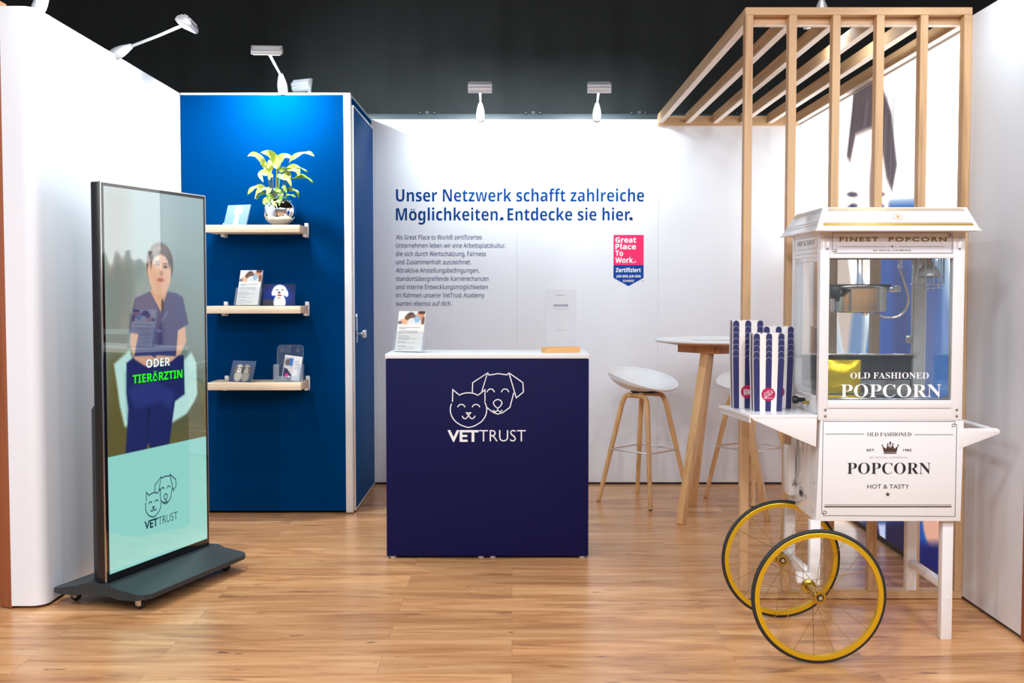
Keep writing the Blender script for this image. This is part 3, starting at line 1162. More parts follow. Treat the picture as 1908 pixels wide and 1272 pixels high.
# ================================================================== reception counter
CX0, CX1, CY0, CY1 = -.6255, .381, 5.522, 5.895
cnt = thing('reception_counter', 'dark navy box counter with a white top and a cat and dog emblem', 'counter', ((CX0 + CX1) / 2, (CY0 + CY1) / 2, 0))
mb = MB()
mb.box(CX0, CX1, CY0, CY1, .012, .996, .0015)
obj('body', mb, 'navy', cnt)
mb = MB()
mb.box(CX0 + .004, CX1 - .004, CY0 + .004, CY1 - .004, .996, 1.0)
obj('shadow_gap', mb, 'black', cnt, False)
mb = MB()
mb.box(CX0 - .003, CX1 + .003, CY0 - .003, CY1 + .003, 1.0, 1.023, .0015)
obj('worktop', mb, 'white', cnt)
for x in (CX0 + .03, CX0 + .47, CX0 + .53, CX1 - .03):
    for y in (CY0 + .03, CY1 - .03):
        mb = MB()
        mb.lathe([(.016, 0.0), (.016, .0118)], (x, y, 0), seg=16)
        obj('foot', mb, 'white', cnt)
mb = MB()
p = U(700 + 525.5 / 2.543, 560 + 505 / 2.543, CY0)
emblem(mb, (0, CY0 - .0012, 0), X_, Z_, p.x, p.z, 371 / 2.543 / (FPX / 5.55), .0052)
obj('emblem', mb, 'whiteink', cnt, False, label='white line drawing of a cat and a dog over two words')

# ---- leaflet holder (built once, copied)


def lean_frame(loc, rotz, lean):
    """right, up vectors of a sheet that faces -Y, leans back by lean"""
    up = Vector((0, math.sin(lean), math.cos(lean)))
    return X_.copy(), up


def leaflet_pic(seed=0):
    p = Pic(44, 62, .148, .210, (238, 236, 230))
    p.rect(0, .148, 0, .072, (222, 222, 218))
    p.ell(.030, .020, .05, .03, (240, 240, 238), .6)
    p.ell(.066, .022, .022, .016, (88, 72, 72), .4, -.3)
    p.ell(.050, .034, .014, .016, (120, 84, 60), .5, .5)
    p.ell(.082, .026, .016, .010, (120, 92, 80), .5)
    p.ell(.034, .056, .022, .014, (232, 176, 140), .4, .4)
    p.ell(.012, .060, .012, .008, (110, 100, 104), .6)
    p.ell(.122, .024, .022, .022, (214, 150, 118), .3)
    p.ell(.130, .006, .022, .010, (90, 58, 44), .5)
    p.ell(.140, .050, .010, .022, (130, 90, 70), .5)
    p.ell(.106, .042, .016, .018, (150, 184, 208), .3)
    p.rect(0, .148, .072, .210, (236, 233, 226))
    return p


def text_bars(mb, x0, y0, O, R, Up, rows, mi=0):
    """unreadably small print: rows of (width, gap, thickness)"""
    y = y0
    for w, gap, th in rows:
        mb.quad(O, R, Up, x0, x0 + w, y - th, y, mi)
        y -= gap


def leaflet_holder(loc, rotz, label, grp='clear leaflet holders'):
    t = thing('leaflet_holder', label, 'leaflet holder', loc, rotz, grp)
    lean = math.radians(15)
    up = Vector((0, math.sin(lean), math.cos(lean)))
    nb = Vector((0, math.cos(lean), -math.sin(lean)))     # backwards
    mb = MB()
    O = Vector((0, -.012, .004))
    w = .079
    for off, h in ((.014, .185), (-.010, .105)):
        q = O + nb * off
        mb.hexa([q - X_ * w, q + X_ * w, q + X_ * w + nb * .002, q - X_ * w + nb * .002],
                [q - X_ * w + up * h, q + X_ * w + up * h, q + X_ * w + up * h + nb * .002, q - X_ * w + up * h + nb * .002])
    obj('pocket', mb, 'acryl', t, world=False)
    for sx in (-1, 1):
        mb = MB()
        a, b = O + X_ * (sx * w) - nb * .010, O + X_ * (sx * w) + nb * .016
        e = X_ * (sx * .0025)
        mb.hexa([a, b, b + e, a + e], [a + up * .105, b + up * .105, b + up * .105 + e, a + up * .105 + e])
        obj('pocket_side', mb, 'acryl_edge', t, world=False)
    mb = MB()
    mb.box(-w, w, -.03, .06, 0, .003)
    mb.hexa([(-w, .055, .003), (w, .055, .003), (w, .058, .003), (-w, .058, .003)], [(-w, .038, .15), (w, .038, .15), (w, .041, .15), (-w, .041, .15)])
    obj('stand', mb, 'acryl', t, world=False)
    return t


def leaflet(loc, rotz, label):
    t = thing('leaflet', label, 'leaflet', loc, rotz, 'leaflets with a vet photo')
    lean = math.radians(15)
    up = Vector((0, math.sin(lean), math.cos(lean)))
    nb = Vector((0, math.cos(lean), -math.sin(lean)))
    O = Vector((0, -.012, .006))
    mb = MB()
    a = O - X_ * .074 + nb * .002
    b = O + X_ * .074 + nb * .002
    mb.hexa([a, b, b + nb * .008, a + nb * .008], [v + up * .2095 for v in (a, b, b + nb * .008, a + nb * .008)])
    obj('sheets', mb, 'paper', t, world=False)
    leaflet_pic().obj('front_print', O - X_ * .074 + up * .2095 + nb * .0012, X_ * .148, up * .2095, 'pic', t, world=False)
    mb = MB()
    rows = [(.118, .0062, .0036), (.040, .012, .0036), (.108, .0055, .002), (.108, .0055, .002), (.112, .0055, .002), (.022, .011, .002), (.062, .009, .003),
            (.07, .0055, .002), (.108, .0055, .002), (.06, .010, .002), (.048, .0055, .003), (.10, .0055, .002), (.012, .010, .002), (.05, .0055, .003), (.098, .009, .002), (.10, .0055, .002), (.03, .01, .002)]
    text_bars(mb, -.064, .126, O + nb * .0004, X_, up, rows)
    obj('small_print', mb, 'greyink', t, False, world=False)
    return t


A20 = math.radians(-20)
ctop = 1.023
leaflet_holder((-.524, 5.66, ctop), A20, 'clear leaflet holder at the left end of the navy counter')
leaflet((-.524, 5.66, ctop), A20, 'white leaflet with a vet photo in the holder on the navy counter')
leaflet_holder((-1.538, 6.50, S2), A20, 'clear leaflet holder on the middle oak shelf')
leaflet((-1.538, 6.50, S2), A20, 'white leaflet with a vet photo in the holder on the middle oak shelf')

# ---- acrylic sign on a wooden block
sg = thing('table_sign', 'upright clear acrylic sign in a small oak block on the navy counter', 'sign', (.247, 5.66, ctop), math.radians(19))
mb = MB()
mb.box(-.092, .092, -.036, .036, 0, .028, .001, 0, 1)
obj('block', mb, 'signwood', sg, world=False, label='oak block foot')
mb = MB()
mb.box(-.083, .083, -.003, .003, .018, .318, .001, 0, 1)
sheet = obj('sheet', mb, 'frost', sg, world=False)
mb = MB()
O = Vector((0, -.0036, 0))
lettering(mb, 'GEWINNSPIEL', O, X_, Z_, 0, .232, .0115, .082, 'plain', .01, align='C')
obj('sign_heading', mb, 'navyink', sheet, False, world=False)
mb = MB()
text_bars(mb, -.056, .224, O, X_, Z_, [(.112, .0065, .0016)])
text_bars(mb, -.026, .217, O, X_, Z_, [(.052, .0065, .0016)])
obj('small_print', mb, 'greyink', sheet, False, world=False)
mb = MB()
text_bars(mb, -.036, .115, O, X_, Z_, [(.072, .0065, .0022)])
obj('small_print', mb, 'greyink', sheet, False, world=False)
mb = MB()
lettering(mb, 'VET', O, X_, Z_, -.024, .287, .005, .014, 'plain', .02)
lettering(mb, 'TRUST', O, X_, Z_, -.0085, .287, .005, .028, 'plain', 0.0)
obj('sign_emblem', mb, 'navyink', sheet, False, world=False)

# ---- photo plates


def photo_plate(loc, rotz, lean, w, h, pic, m, label):
    t = thing('photo_plate', label, 'photo plate', loc, rotz, 'animal photos on the oak shelves')
    up = Vector((0, math.sin(lean), math.cos(lean)))
    nb = Vector((0, math.cos(lean), -math.sin(lean)))
    mb = MB()
    a, b = -X_ * (w / 2), X_ * (w / 2)
    lo = [v + Z_ * .002 for v in (a, b, b + nb * .006, a + nb * .006)]
    mb.hexa(lo, [v + up * h for v in lo])
    obj('plate', mb, 'acryl_edge', t, world=False)
    mb = MB()
    c = up * (h * .75) + nb * .008
    mb.hexa([c - X_ * .02, c + X_ * .02, c + X_ * .02 + nb * .003, c - X_ * .02 + nb * .003],
            [(-.02, nb.y * .02 + h * .55, .001), (.02, nb.y * .02 + h * .55, .001), (.02, nb.y * .02 + h * .55 + .003, .001), (-.02, nb.y * .02 + h * .55 + .003, .001)])
    obj('back_prop', mb, 'acryl', t, world=False)
    pic.obj('photo', a + up * h * .995 - nb * .0008 + Z_ * .002, X_ * w, up * h * .99, m, t, world=False)
    return t


p = Pic(52, 42, .155, .125, (146, 176, 206))
p.grad(0, (128, 150, 172), .125, (104, 132, 160))
p.ell(.080, .030, .020, .022, (238, 240, 244), .35)
p.ell(.062, .038, .009, .02, (210, 216, 226), .5, .2)
p.ell(.098, .038, .009, .02, (214, 220, 228), .5, -.2)
p.ell(.080, .040, .010, .014, (250, 250, 250), .4)
p.ell(.080, .080, .013, .032, (226, 232, 238), .5)
p.ell(.080, .112, .016, .02, (240, 243, 246), .5)
p.ell(.075, .026, .003, .003, (150, 150, 160), .6)
p.ell(.087, .026, .003, .003, (150, 150, 160), .6)
p.ell(.081, .040, .004, .003, (130, 120, 130), .6)
photo_plate((-1.598, 6.46, S1), math.radians(-24), math.radians(20), .160, .127, p, 'pic', 'pale blue animal photo plate on the topmost oak shelf')
p = Pic(62, 44, .182, .126, (8, 12, 28))
p.ell(.09, .070, .10, .075, (10, 40, 130), .9)
p.ell(.045, .118, .05, .03, (64, 60, 72), .6, .2)
p.ell(.096, .108, .034, .05, (238, 238, 234), .2)
p.ell(.094, .040, .040, .036, (246, 246, 242), .15)
p.ell(.062, .048, .012, .022, (236, 236, 230), .3, .3)
p.ell(.130, .052, .013, .024, (236, 236, 230), .3, -.3)
p.ell(.080, .034, .006, .004, (60, 44, 40), .5)
p.ell(.110, .034, .006, .004, (60, 44, 40), .5)
p.ell(.092, .050, .008, .006, (60, 44, 44), .4)
p.ell(.094, .066, .014, .005, (170, 60, 50), .5)
p.ell(.092, .082, .012, .004, (190, 160, 110), .6)
photo_plate((-1.352, 6.47, S2), math.radians(2), math.radians(14), .185, .129, p, 'pic', 'dark photo plate of a smiling white dog on the middle oak shelf')
p = Pic(52, 42, .155, .125, (74, 88, 118))
p.grad(0, (84, 98, 132), .125, (72, 80, 100))
for cx, k in ((.055, 1.0), (.105, .8)):
    f = lambda c: tuple(v * k for v in c)
    p.ell(cx, .090, .026, .036, f((196, 190, 176)), .4)
    p.ell(cx, .046, .024, .024, f((216, 210, 196)), .3)
    p.ell(cx - .022, .056, .009, .022, f((120, 112, 96)), .5, .2)
    p.ell(cx + .022, .056, .009, .022, f((130, 120, 104)), .5, -.2)
    p.ell(cx, .054, .012, .014, f((240, 236, 226)), .4)
    p.ell(cx - .009, .042, .004, .004, (30, 26, 24), .4)
    p.ell(cx + .009, .042, .004, .004, (30, 26, 24), .4)
    p.ell(cx, .054, .004, .004, (30, 26, 24), .4)
photo_plate((-1.578, 6.46, S3), math.radians(-24), math.radians(20), .162, .127, p, 'pic', 'grey photo plate of two small dogs on the lowest oak shelf')

# ---- large brochure holder on the lowest shelf
bh = thing('brochure_holder', 'large clear brochure holder with two keyholes on the lowest oak shelf', 'brochure holder', (-1.305, 6.50, S3), math.radians(-4))
lean = math.radians(8)
up = Vector((0, math.sin(lean), math.cos(lean)))
nb = Vector((0, math.cos(lean), -math.sin(lean)))


def sheet_at(mb, off, x0, x1, h0, h1, th=.002, rnd=0.0):
    q = nb * off
    pts = [(x0, h0), (x1, h0)]
    if rnd:
        for k in range(7):
            g = math.radians(90 * k / 6)
            pts.append((x1 - rnd + rnd * math.cos(g), h1 - rnd + rnd * math.sin(g)))
        for k in range(7):
            g = math.radians(90 + 90 * k / 6)
            pts.append((x0 + rnd + rnd * math.cos(g), h1 - rnd + rnd * math.sin(g)))
    else:
        pts += [(x1, h1), (x0, h1)]
    mb.prism([q + X_ * a + up * b + Z_ * .002 for a, b in pts], nb * th)


mb = MB()
sheet_at(mb, .022, -.078, .078, 0, .212, .002, .02)
obj('back_sheet', mb, 'acryl', bh, world=False)
mb = MB()
ol = [(-.078, 0), (-.078, .192)] + [(-.058 + .02 * math.cos(math.radians(180 - 15 * k)), .192 + .02 * math.sin(math.radians(180 - 15 * k))) for k in range(7)]
ol += [(.058 + .02 * math.cos(math.radians(90 - 15 * k)), .192 + .02 * math.sin(math.radians(90 - 15 * k))) for k in range(7)] + [(.078, 0)]
mb.tube([nb * .0215 + X_ * a + up * b + Z_ * .003 for a, b in ol], .0013, 6)
obj('sheet_edge', mb, 'acryl_edge', bh, world=False)
for sx in (-1, 1):
    mb = MB()
    c = nb * .0195 + X_ * (sx * .047) + up * .186
    pts = [c + X_ * (.0085 * math.cos(a)) + up * (.0085 * math.sin(a) + (.013 if k == 6 else 0)) for k, a in ((k, math.radians(30 * k - 90)) for k in range(12))]
    mb.tube(pts, .0018, 6, True)
    obj('keyhole', mb, 'acryl_edge', bh, world=False)
mb = MB()
sheet_at(mb, -.012, -.086, -.055, 0, .098)
sheet_at(mb, -.012, .055, .086, 0, .098)
sheet_at(mb, -.012, -.055, .055, 0, .03)
obj('front_pocket', mb, 'acryl_edge', bh, world=False)
mb = MB()
for sx in (-1, 1):
    mb.box(sx * .086 - .0012, sx * .086 + .0012, -.012, .026, .002, .098)
mb.box(-.086, .086, -.014, .03, 0, .002)
obj('pocket_side', mb, 'acryl_edge', bh, world=False)
br = thing('brochure', 'folded white brochure leaning in the clear holder on the lowest oak shelf', 'brochure', (-1.305, 6.50, S3), math.radians(-4))
tl = math.radians(-7)
rr = X_ * math.cos(tl) + up * math.sin(tl)
uu = up * math.cos(tl) - X_ * math.sin(tl)
O = nb * .004 + up * .010 + Z_ * .003 - X_ * .042
mb = MB()
lo = [O, O + rr * .104, O + rr * .104 + nb * .006, O + nb * .006]
mb.hexa(lo, [v + uu * .145 for v in lo])
obj('sheets', mb, 'paper', br, world=False)
p = Pic(40, 54, .104, .145, (232, 230, 230))
p.rect(.002, .054, .012, .145, (186, 190, 198))
p.rect(.026, .052, .016, .060, (60, 120, 190), .004)
p.ell(.020, .042, .014, .020, (112, 98, 88), .3)
p.ell(.030, .092, .030, .03, (210, 205, 205), .4)
p.poly([(.004, .075), (.024, .080), (.054, .115), (.054, .145), (.004, .145)], (52, 54, 84), .006)
p.ell(.026, .118, .012, .012, (236, 40, 140), .3)
p.ell(.040, .124, .008, .005, (230, 230, 240), .4)
p.obj('front_print', O + uu * .145 - nb * .0008, rr * .104, uu * .145, 'pic', br, world=False)
mb = MB()
text_bars(mb, .062, .118, O - nb * .0014, rr, uu, [(.020, .006, .003), (.028, .010, .003), (.03, .0055, .002), (.03, .0055, .002), (.028, .010, .002), (.03, .0055, .002), (.03, .0055, .002), (.022, .0055, .002)])
obj('small_print', mb, 'greyink', br, False, world=False)

# ---- chrome pot with a plant
pot_c = Vector((-1.352, 6.52, S1 + .090))
pot = thing('chrome_pot', 'round mirror chrome plant pot on the topmost oak shelf', 'pot', (pot_c.x, pot_c.y, S1))
prof = []
for k in range(25):
    g = math.radians(-78 + (150) * k / 24)
    prof.append((.0985 * math.cos(g), .0985 * .93 * math.sin(g)))
top = prof[-1]
prof += [(top[0] - .004, top[1] - .002), (top[0] - .006, top[1] - .02)]
mb = MB()
mb.lathe(prof, pot_c, seg=48)
obj('bowl', mb, 'chrome', pot, ang=60)
mb = MB()
mb.lathe([(.001, 0), (.03, 0.0)], pot_c + Z_ * .075, seg=20)
obj('soil', mb, 'soil', pot)
plant = thing('potted_plant', 'leafy yellow-green plant growing from the chrome pot', 'plant', (pot_c.x, pot_c.y, S1 + .17))
R_ = random.Random(4)


def lp(zx, zy, dy=0.0):
    return U(400 + zx / 6.36, 260 + zy / 6.36, 6.52 + dy)


def leaf(pts, width, dys, m='leaf', curl=.25, tw=0.0, stem_from=None):
    """blade along pts (zoom pixels), with depth offsets; width in metres"""
    P3 = [lp(a, b, d) for (a, b), d in zip(pts, dys)]
    c = [Vector(v) for v in spline([tuple(q) for q in P3], 6)]
    n = len(c)
    mb = MB()
    vs, fs = [], []
    for i, q in enumerate(c):
        t = i / (n - 1)
        d = (c[min(i + 1, n - 1)] - c[max(i - 1, 0)]).normalized()
        view = Vector((0, -1, 0)) * math.cos(tw) + Z_ * math.sin(tw)
        s = d.cross(view)
        if s.length < .05:
            s = d.cross(Z_)
        s.normalize()
        nn = s.cross(d).normalized()
        w = width * (2.05 * t ** .62 * (1 - t) ** .95 if 0 < t < 1 else 0.02) * .5
        wob = .0055 * math.sin(t * 13 + width * 900)
        for k in (-1, -.5, 0, .5, 1):
            vs.append(q + s * (w * k) + nn * (abs(k) * w * curl + wob * k))
    for i in range(n - 1):
        for k in range(4):
            fs.append((i * 5 + k, i * 5 + k + 1, i * 5 + 5 + k + 1, i * 5 + 5 + k))
    mb.add(vs, fs)
    obj('leaf', mb, m, plant, ang=80)
    if stem_from:
        mb = MB()
        s0 = lp(*stem_from)
        e = c[0]
        mid = (s0 + e) / 2 + Vector(((s0.x - e.x) * -.15, 0, .01))
        sp = [Vector(v) for v in spline([tuple(s0), tuple(mid), tuple(e)], 5)]
        mb.tube(sp, [.0026] * len(sp), 6)
        obj('stem', mb, 'stem', plant)


leaf([(620, 330), (540, 220), (460, 175), (384, 205)], 0.0472, (0, .0, -.02, -.05), 'leaf', .3, .3, (690, 740))
leaf([(610, 345), (575, 270), (545, 200)], 0.0472, (-.02, -.03, -.03), 'leaf', .2, 0)
leaf([(735, 350), (715, 240), (650, 165), (540, 155)], 0.0684, (0, .01, -.02, -.05), 'leaf', .2, .2, (710, 740))
leaf([(650, 395), (655, 310), (650, 235)], 0.0496, (-.04, -.05, -.04), 'leaf', .15, 0, (700, 745))
leaf([(745, 350), (760, 250), (840, 195), (930, 220)], 0.0614, (.01, .02, .0, -.02), 'leaf', .25, .3, (725, 740))
leaf([(870, 300), (930, 220), (1040, 170), (1120, 160), (1188, 205)], 0.0425, (.02, .0, -.02, -.04, -.05), 'leaf', .35, .7, (735, 745))
leaf([(780, 385), (840, 345), (930, 318), (1030, 345), (1102, 385)], 0.0401, (.0, -.02, -.04, -.05, -.05), 'leafdark', .35, .9, (740, 740))
leaf([(860, 350), (930, 335), (985, 370), (1000, 432)], 0.0566, (-.03, -.05, -.06, -.07), 'leaf', .25, .2)
leaf([(770, 390), (800, 350), (850, 340)], 0.0425, (.02, .03, .03), 'leaf', .25, .2, (735, 740))
leaf([(740, 425), (800, 440), (870, 470), (910, 560)], 0.0472, (-.02, -.05, -.06, -.07), 'leaf', .25, .4, (730, 745))
leaf([(800, 400), (850, 390), (890, 415), (895, 470)], 0.0354, (.03, .04, .03, .0), 'leaf', .25, .2)
leaf([(860, 470), (940, 465), (1030, 440), (1110, 465), (1165, 512)], 0.0472, (-.0, -.02, -.03, -.03, -.03), 'leafdark', .3, .8, (740, 745))
leaf([(690, 425), (610, 395), (540, 410), (575, 505)], 0.0519, (0, -.03, -.04, -.06), 'leaf', .3, .4, (695, 745))
leaf([(690, 420), (650, 440), (655, 480)], 0.0307, (-.03, -.05, -.06), 'leaf', .2, .1)
leaf([(610, 565), (520, 560), (440, 590), (385, 662)], 0.0401, (-.02, -.03, -.04, -.05), 'leaf', .3, .6, (660, 740))
leaf([(650, 590), (580, 590), (510, 620), (478, 705)], 0.0354, (-.03, -.05, -.06, -.07), 'leaf', .3, .6, (670, 745))
leaf([(620, 640), (560, 640), (505, 680), (500, 715)], 0.0260, (-.03, -.05, -.06, -.07), 'leafdark', .3, .6)
leaf([(660, 570), (640, 600), (618, 655)], 0.0425, (-.04, -.06, -.07), 'leaf', .2, .1, (675, 745))
leaf([(540, 560), (560, 580), (560, 610)], 0.0330, (.02, .02, .02), 'leafdark', .2, .2)
leaf([(830, 590), (900, 595), (975, 620), (995, 700)], 0.0354, (.02, .02, .02, .02), 'leafdark', .3, .6, (750, 740))
leaf([(810, 690), (850, 665), (910, 660), (965, 680)], 0.0283, (-.02, -.03, -.03, -.03), 'leafdark', .3, .8, (745, 745))
leaf([(700, 580), (750, 600), (800, 640)], 0.0354, (-.04, -.05, -.06), 'leafdark', .2, .3, (715, 745))
leaf([(800, 545), (830, 575), (845, 640)], 0.0330, (.0, -.01, -.02), 'leafdark', .2, .2)
leaf([(700, 720), (640, 700), (590, 740), (600, 775)], 0.0425, (-.06, -.085, -.095, -.10), 'leaf', .2, .3)
leaf([(690, 715), (660, 670), (640, 690), (640, 760)], 0.0425, (-.05, -.08, -.09, -.10), 'leafdark', .2, .2)
leaf([(710, 715), (700, 740), (710, 790)], 0.0401, (-.06, -.09, -.10), 'leaf', .2, .2)
leaf([(740, 710), (760, 730), (770, 785)], 0.0354, (-.06, -.09, -.10), 'leafdark', .2, .2)
leaf([(760, 700), (780, 690), (800, 735)], 0.0307, (-.05, -.08, -.09), 'leafdark', .2, .2)
leaf([(760, 640), (790, 650), (800, 690)], 0.0354, (-.03, -.05, -.06), 'leafdark', .2, .2)

# ================================================================== bar table
TC = Vector((1.25, 6.62, 0))
tb = thing('bar_table', 'round white bar table on four splayed oak legs', 'table', TC)
mb = MB()
mb.lathe([(.30, 1.020), (.392, 1.034), (.400, 1.040), (.400, 1.048), (.398, 1.050), (.001, 1.050)], TC, seg=64)
obj('tabletop', mb, 'plastic', tb, ang=25)
mb = MB()
mb.lathe([(.29, 1.0185), (.386, 1.0325), (.392, 1.0335), (.30, 1.0195)], TC, seg=64, caps=False)
obj('edge_band', mb, 'tablewood', tb)
fr = [Vector(p) for p in ((1.17, 6.40, .995), (1.00, 6.62, .995), (1.32, 6.86, .995), (1.49, 6.60, .995))]
mb = MB()
for a, b in zip(fr, fr[1:] + fr[:1]):
    mb.beam(a, b, .046, .045, (0, 0, 1), 0, .002)
    pass
obj('under_frame', mb, 'tablewood', tb)
for ft, tp in (((.966, 6.344), (1.137, 6.47)), ((1.485, 6.434), (1.292, 6.51)), ((1.115, 6.871), (1.185, 6.73)), ((1.443, 6.95), (1.404, 6.76))):
    mb = MB()
    mb.beam((ft[0], ft[1], .0), (tp[0], tp[1], 1.0), .046, .036, (tp[0] - ft[0], tp[1] - ft[1], 0), 0, .003, .062, .05)
    obj('leg', mb, 'stoolwood', tb)
for i, (x, y, a, lab) in enumerate(((1.17, 6.48, 12, 'white paper lying near the front of the bar table'), (1.33, 6.40, -28, 'white paper with a raised fold on the bar table beside the striped boxes'))):
    t = thing('paper_sheet', lab, 'paper', (x, y, 1.0503), math.radians(a), 'papers on the bar table')
    mb = MB()
    n = 10
    vs = []
    for k in range(n + 1):
        u = -.105 + .21 * k / n
        h = .0006 + (.010 * math.exp(-((u - .02) / .03) ** 2) if i else .003 * (k / n) ** 2)
        vs += [(u, -.074, h), (u, .074, h)]
    for k in range(n + 1):
        vs += [(vs[2 * k][0], -.074, vs[2 * k][2] + .0008), (vs[2 * k][0], .074, vs[2 * k][2] + .0008)]
    o = 2 * (n + 1)
    fs = [(2 * k, 2 * k + 1, 2 * k + 3, 2 * k + 2) for k in range(n)] + [(o + 2 * k, o + 2 * k + 2, o + 2 * k + 3, o + 2 * k + 1) for k in range(n)]
    fs += [(2 * k, 2 * k + 2, o + 2 * k + 2, o + 2 * k) for k in range(n)] + [(2 * k + 1, o + 2 * k + 1, o + 2 * k + 3, 2 * k + 3) for k in range(n)]
    mb.add(vs, fs)
    obj('sheet', mb, 'paper', t, world=False)


# ================================================================== bar stools
def bar_stool(loc, rotz, label):
    t = thing('bar_stool', label, 'stool', loc, rotz, 'white bar stools at the bar table')
    mb = MB()
    nr, na = 12, 48
    vs = []

    def pt(r, g, dz=0.0):
        c, s = math.cos(g), math.sin(g)
        e = 2.4
        k = (abs(c) ** e + abs(s) ** e) ** (-1 / e)
        back, front, side = max(0, s), max(0, -s), 1 - abs(s)
        ro = math.sin(r * 1.30) / math.sin(1.30)
        hh = (1 - math.cos(r * 1.30)) / (1 - math.cos(1.30))
        rf = r * (1 - .5 * front) + ro * .5 * front
        x = .232 * ro * c * k
        y = .198 * (ro if s > 0 else r * front + ro * (1 - front)) * s * k + .01
        rim = .135 * back + .088 * side * (1 if s < 0 else 1.0) + .030 * front
        h = rim * hh - .022 * front ** 2 * max(0, r - .7) / .3
        return (x, y, .712 + h + dz)
    for dz, q in ((0, 1.0), (-.011, .97)):
        for i in range(nr + 1):
            for k in range(na):
                r = max(.001, i / nr)
                vs.append(pt(r, 2 * math.pi * k / na, dz * (1 if i < nr else .8)) if q == 1 else tuple(v * (1 if j == 2 else (q if i == nr else 1)) for j, v in enumerate(pt(r, 2 * math.pi * k / na, dz))))
    o = (nr + 1) * na
    fs = []
    for i in range(nr):
        for k in range(na):
            l = (k + 1) % na
            fs.append((i * na + k, i * na + l, (i + 1) * na + l, (i + 1) * na + k))
            fs.append((o + i * na + k, o + (i + 1) * na + k, o + (i + 1) * na + l, o + i * na + l))
    for k in range(na):
        l = (k + 1) % na
        fs.append((nr * na + k, nr * na + l, o + nr * na + l, o + nr * na + k))
    mb.add(vs, fs)
    obj('seat_shell', mb, 'plastic', t, world=False, ang=60)
    mb = MB()
    mb.box(-.10, .10, -.012, .018, .694, .702, .002)
    mb.box(-.03, .03, -.09, .09, .693, .701, .002)
    obj('seat_plate', mb, 'black', t, world=False)
    hb, ht, hx = .208, .094, .092

    def legpt(sx, sy, z):
        k = z / .66
        return Vector((sx * (.196 + (hx - .196) * k), sy * (hb + (ht - hb) * k), z))
    for sx in (-1, 1):
        for sy in (-1, 1):
            a = [legpt(sx, sy, z) for z in (.004, .16, .32, .48, .615)]
            top = legpt(sx, sy, .66)
            for k in range(1, 6):
                g = math.radians(90 * k / 5)
                a.append(Vector((top.x, top.y - sy * .045 * (1 - math.cos(g)), .635 + .045 * math.sin(g))))
            a.append(Vector((top.x, sy * .0005, .6805)))
            mb = MB()
            mb.tube(a, [.0135, .0145, .0155, .0165, .0165] + [.0155] * 6, 12)
            obj('leg', mb, 'stoolwood', t, world=False)
            mb = MB()
            q = legpt(sx, sy, .004)
            mb.lathe([(.011, 0), (.012, .004)], (q.x, q.y, 0), seg=12)
            obj('glide', mb, 'black', t, world=False)
    mb = MB()
    z = .335
    c = [legpt(sx, sy, z) for sx, sy in ((-1, -1), (1, -1), (1, 1), (-1, 1))]
    pts = []
    for i in range(4):
        p, q, r = c[i - 1], c[i], c[(i + 1) % 4]
        d0, d1 = (p - q).normalized(), (r - q).normalized()
        qq = q - (d0 + d1) * .012
        for k in range(5):
            u = k / 4
            a, b = qq + d0 * .03, qq + d1 * .03
            pts.append(a * (1 - u) ** 2 + qq * 2 * u * (1 - u) + b * u * u)
    mb.tube(pts, .0052, 8, True)
    obj('foot_ring', mb, 'alu', t, world=False)
    return t


bar_stool((.835, 7.03, 0), math.radians(45), 'white bar stool with oak legs left of the bar table')
bar_stool((1.535, 7.14, 0), math.radians(-52), 'white bar stool with oak legs behind the right slat posts, right of the bar table')

# ================================================================== digital totem
TM = Vector((-1.583, 4.995, 0))
TD = Vector((.308, .951, 0)).normalized()
TN = Vector((TD.y, -TD.x, 0))
TH = math.atan2(TD.y, TD.x)
tot = thing('display_totem', 'tall black display totem on castors with a seated woman on its screen', 'display', TM, TH)
HW, TZ0, TZ1 = .381, .108, 1.787
mb = MB()
mb.box(-HW, HW, .003, .050, TZ0, TZ1, .006)
obj('housing', mb, 'black', tot, world=False)
mb = MB()
mb.box(-HW + .004, HW - .004, -.001, .003, TZ0 + .003, TZ1 - .003)
obj('glass_bezel', mb, mat('black_glass', (.006, .006, .007), .03, spec=.7), tot, world=False, label='black glass border')
mb = MB()
mb.box(-HW - .0012, -HW + .004, -.0005, .006, TZ0, TZ1)
mb.box(HW - .004, HW + .0012, -.0005, .006, TZ0, TZ1)
mb.box(-HW, HW, -.0005, .006, TZ1 - .003, TZ1 + .001)
obj('edge_strip', mb, 'steel', tot, False, world=False, label='thin bright metal edge')
mb = MB()
mb.hexa([(-HW + .02, .05, TZ0), (HW - .02, .05, TZ0), (HW - .04, .095, TZ0), (-HW + .04, .095, TZ0)],
        [(-HW + .02, .05, .87), (HW - .02, .05, .87), (HW - .04, .095, .835), (-HW + .04, .095, .835)], 0, .002)
obj('rear_housing', mb, 'black', tot, world=False)


def bz(y):
    ys = (-.205, -.07, -.035, .10, .135, .272)
    zs = (.076, .094, .1075, .1075, .094, .070)
    return float(np.interp(y, ys, zs))


mb = MB()
bw, rr_ = .405, .045
secs = [-.205, -.192, -.160, -.07, -.035, .10, .135, .227, .259, .272]
lows, highs = [], []


def halfw(y):
    if y < -.16:
        u = (-.16 - y) / .045
        return bw - rr_ * (1 - math.sqrt(max(0, 1 - u * u)))
    if y > .227:
        u = (y - .227) / .045
        return bw - rr_ * (1 - math.sqrt(max(0, 1 - u * u)))
    return bw


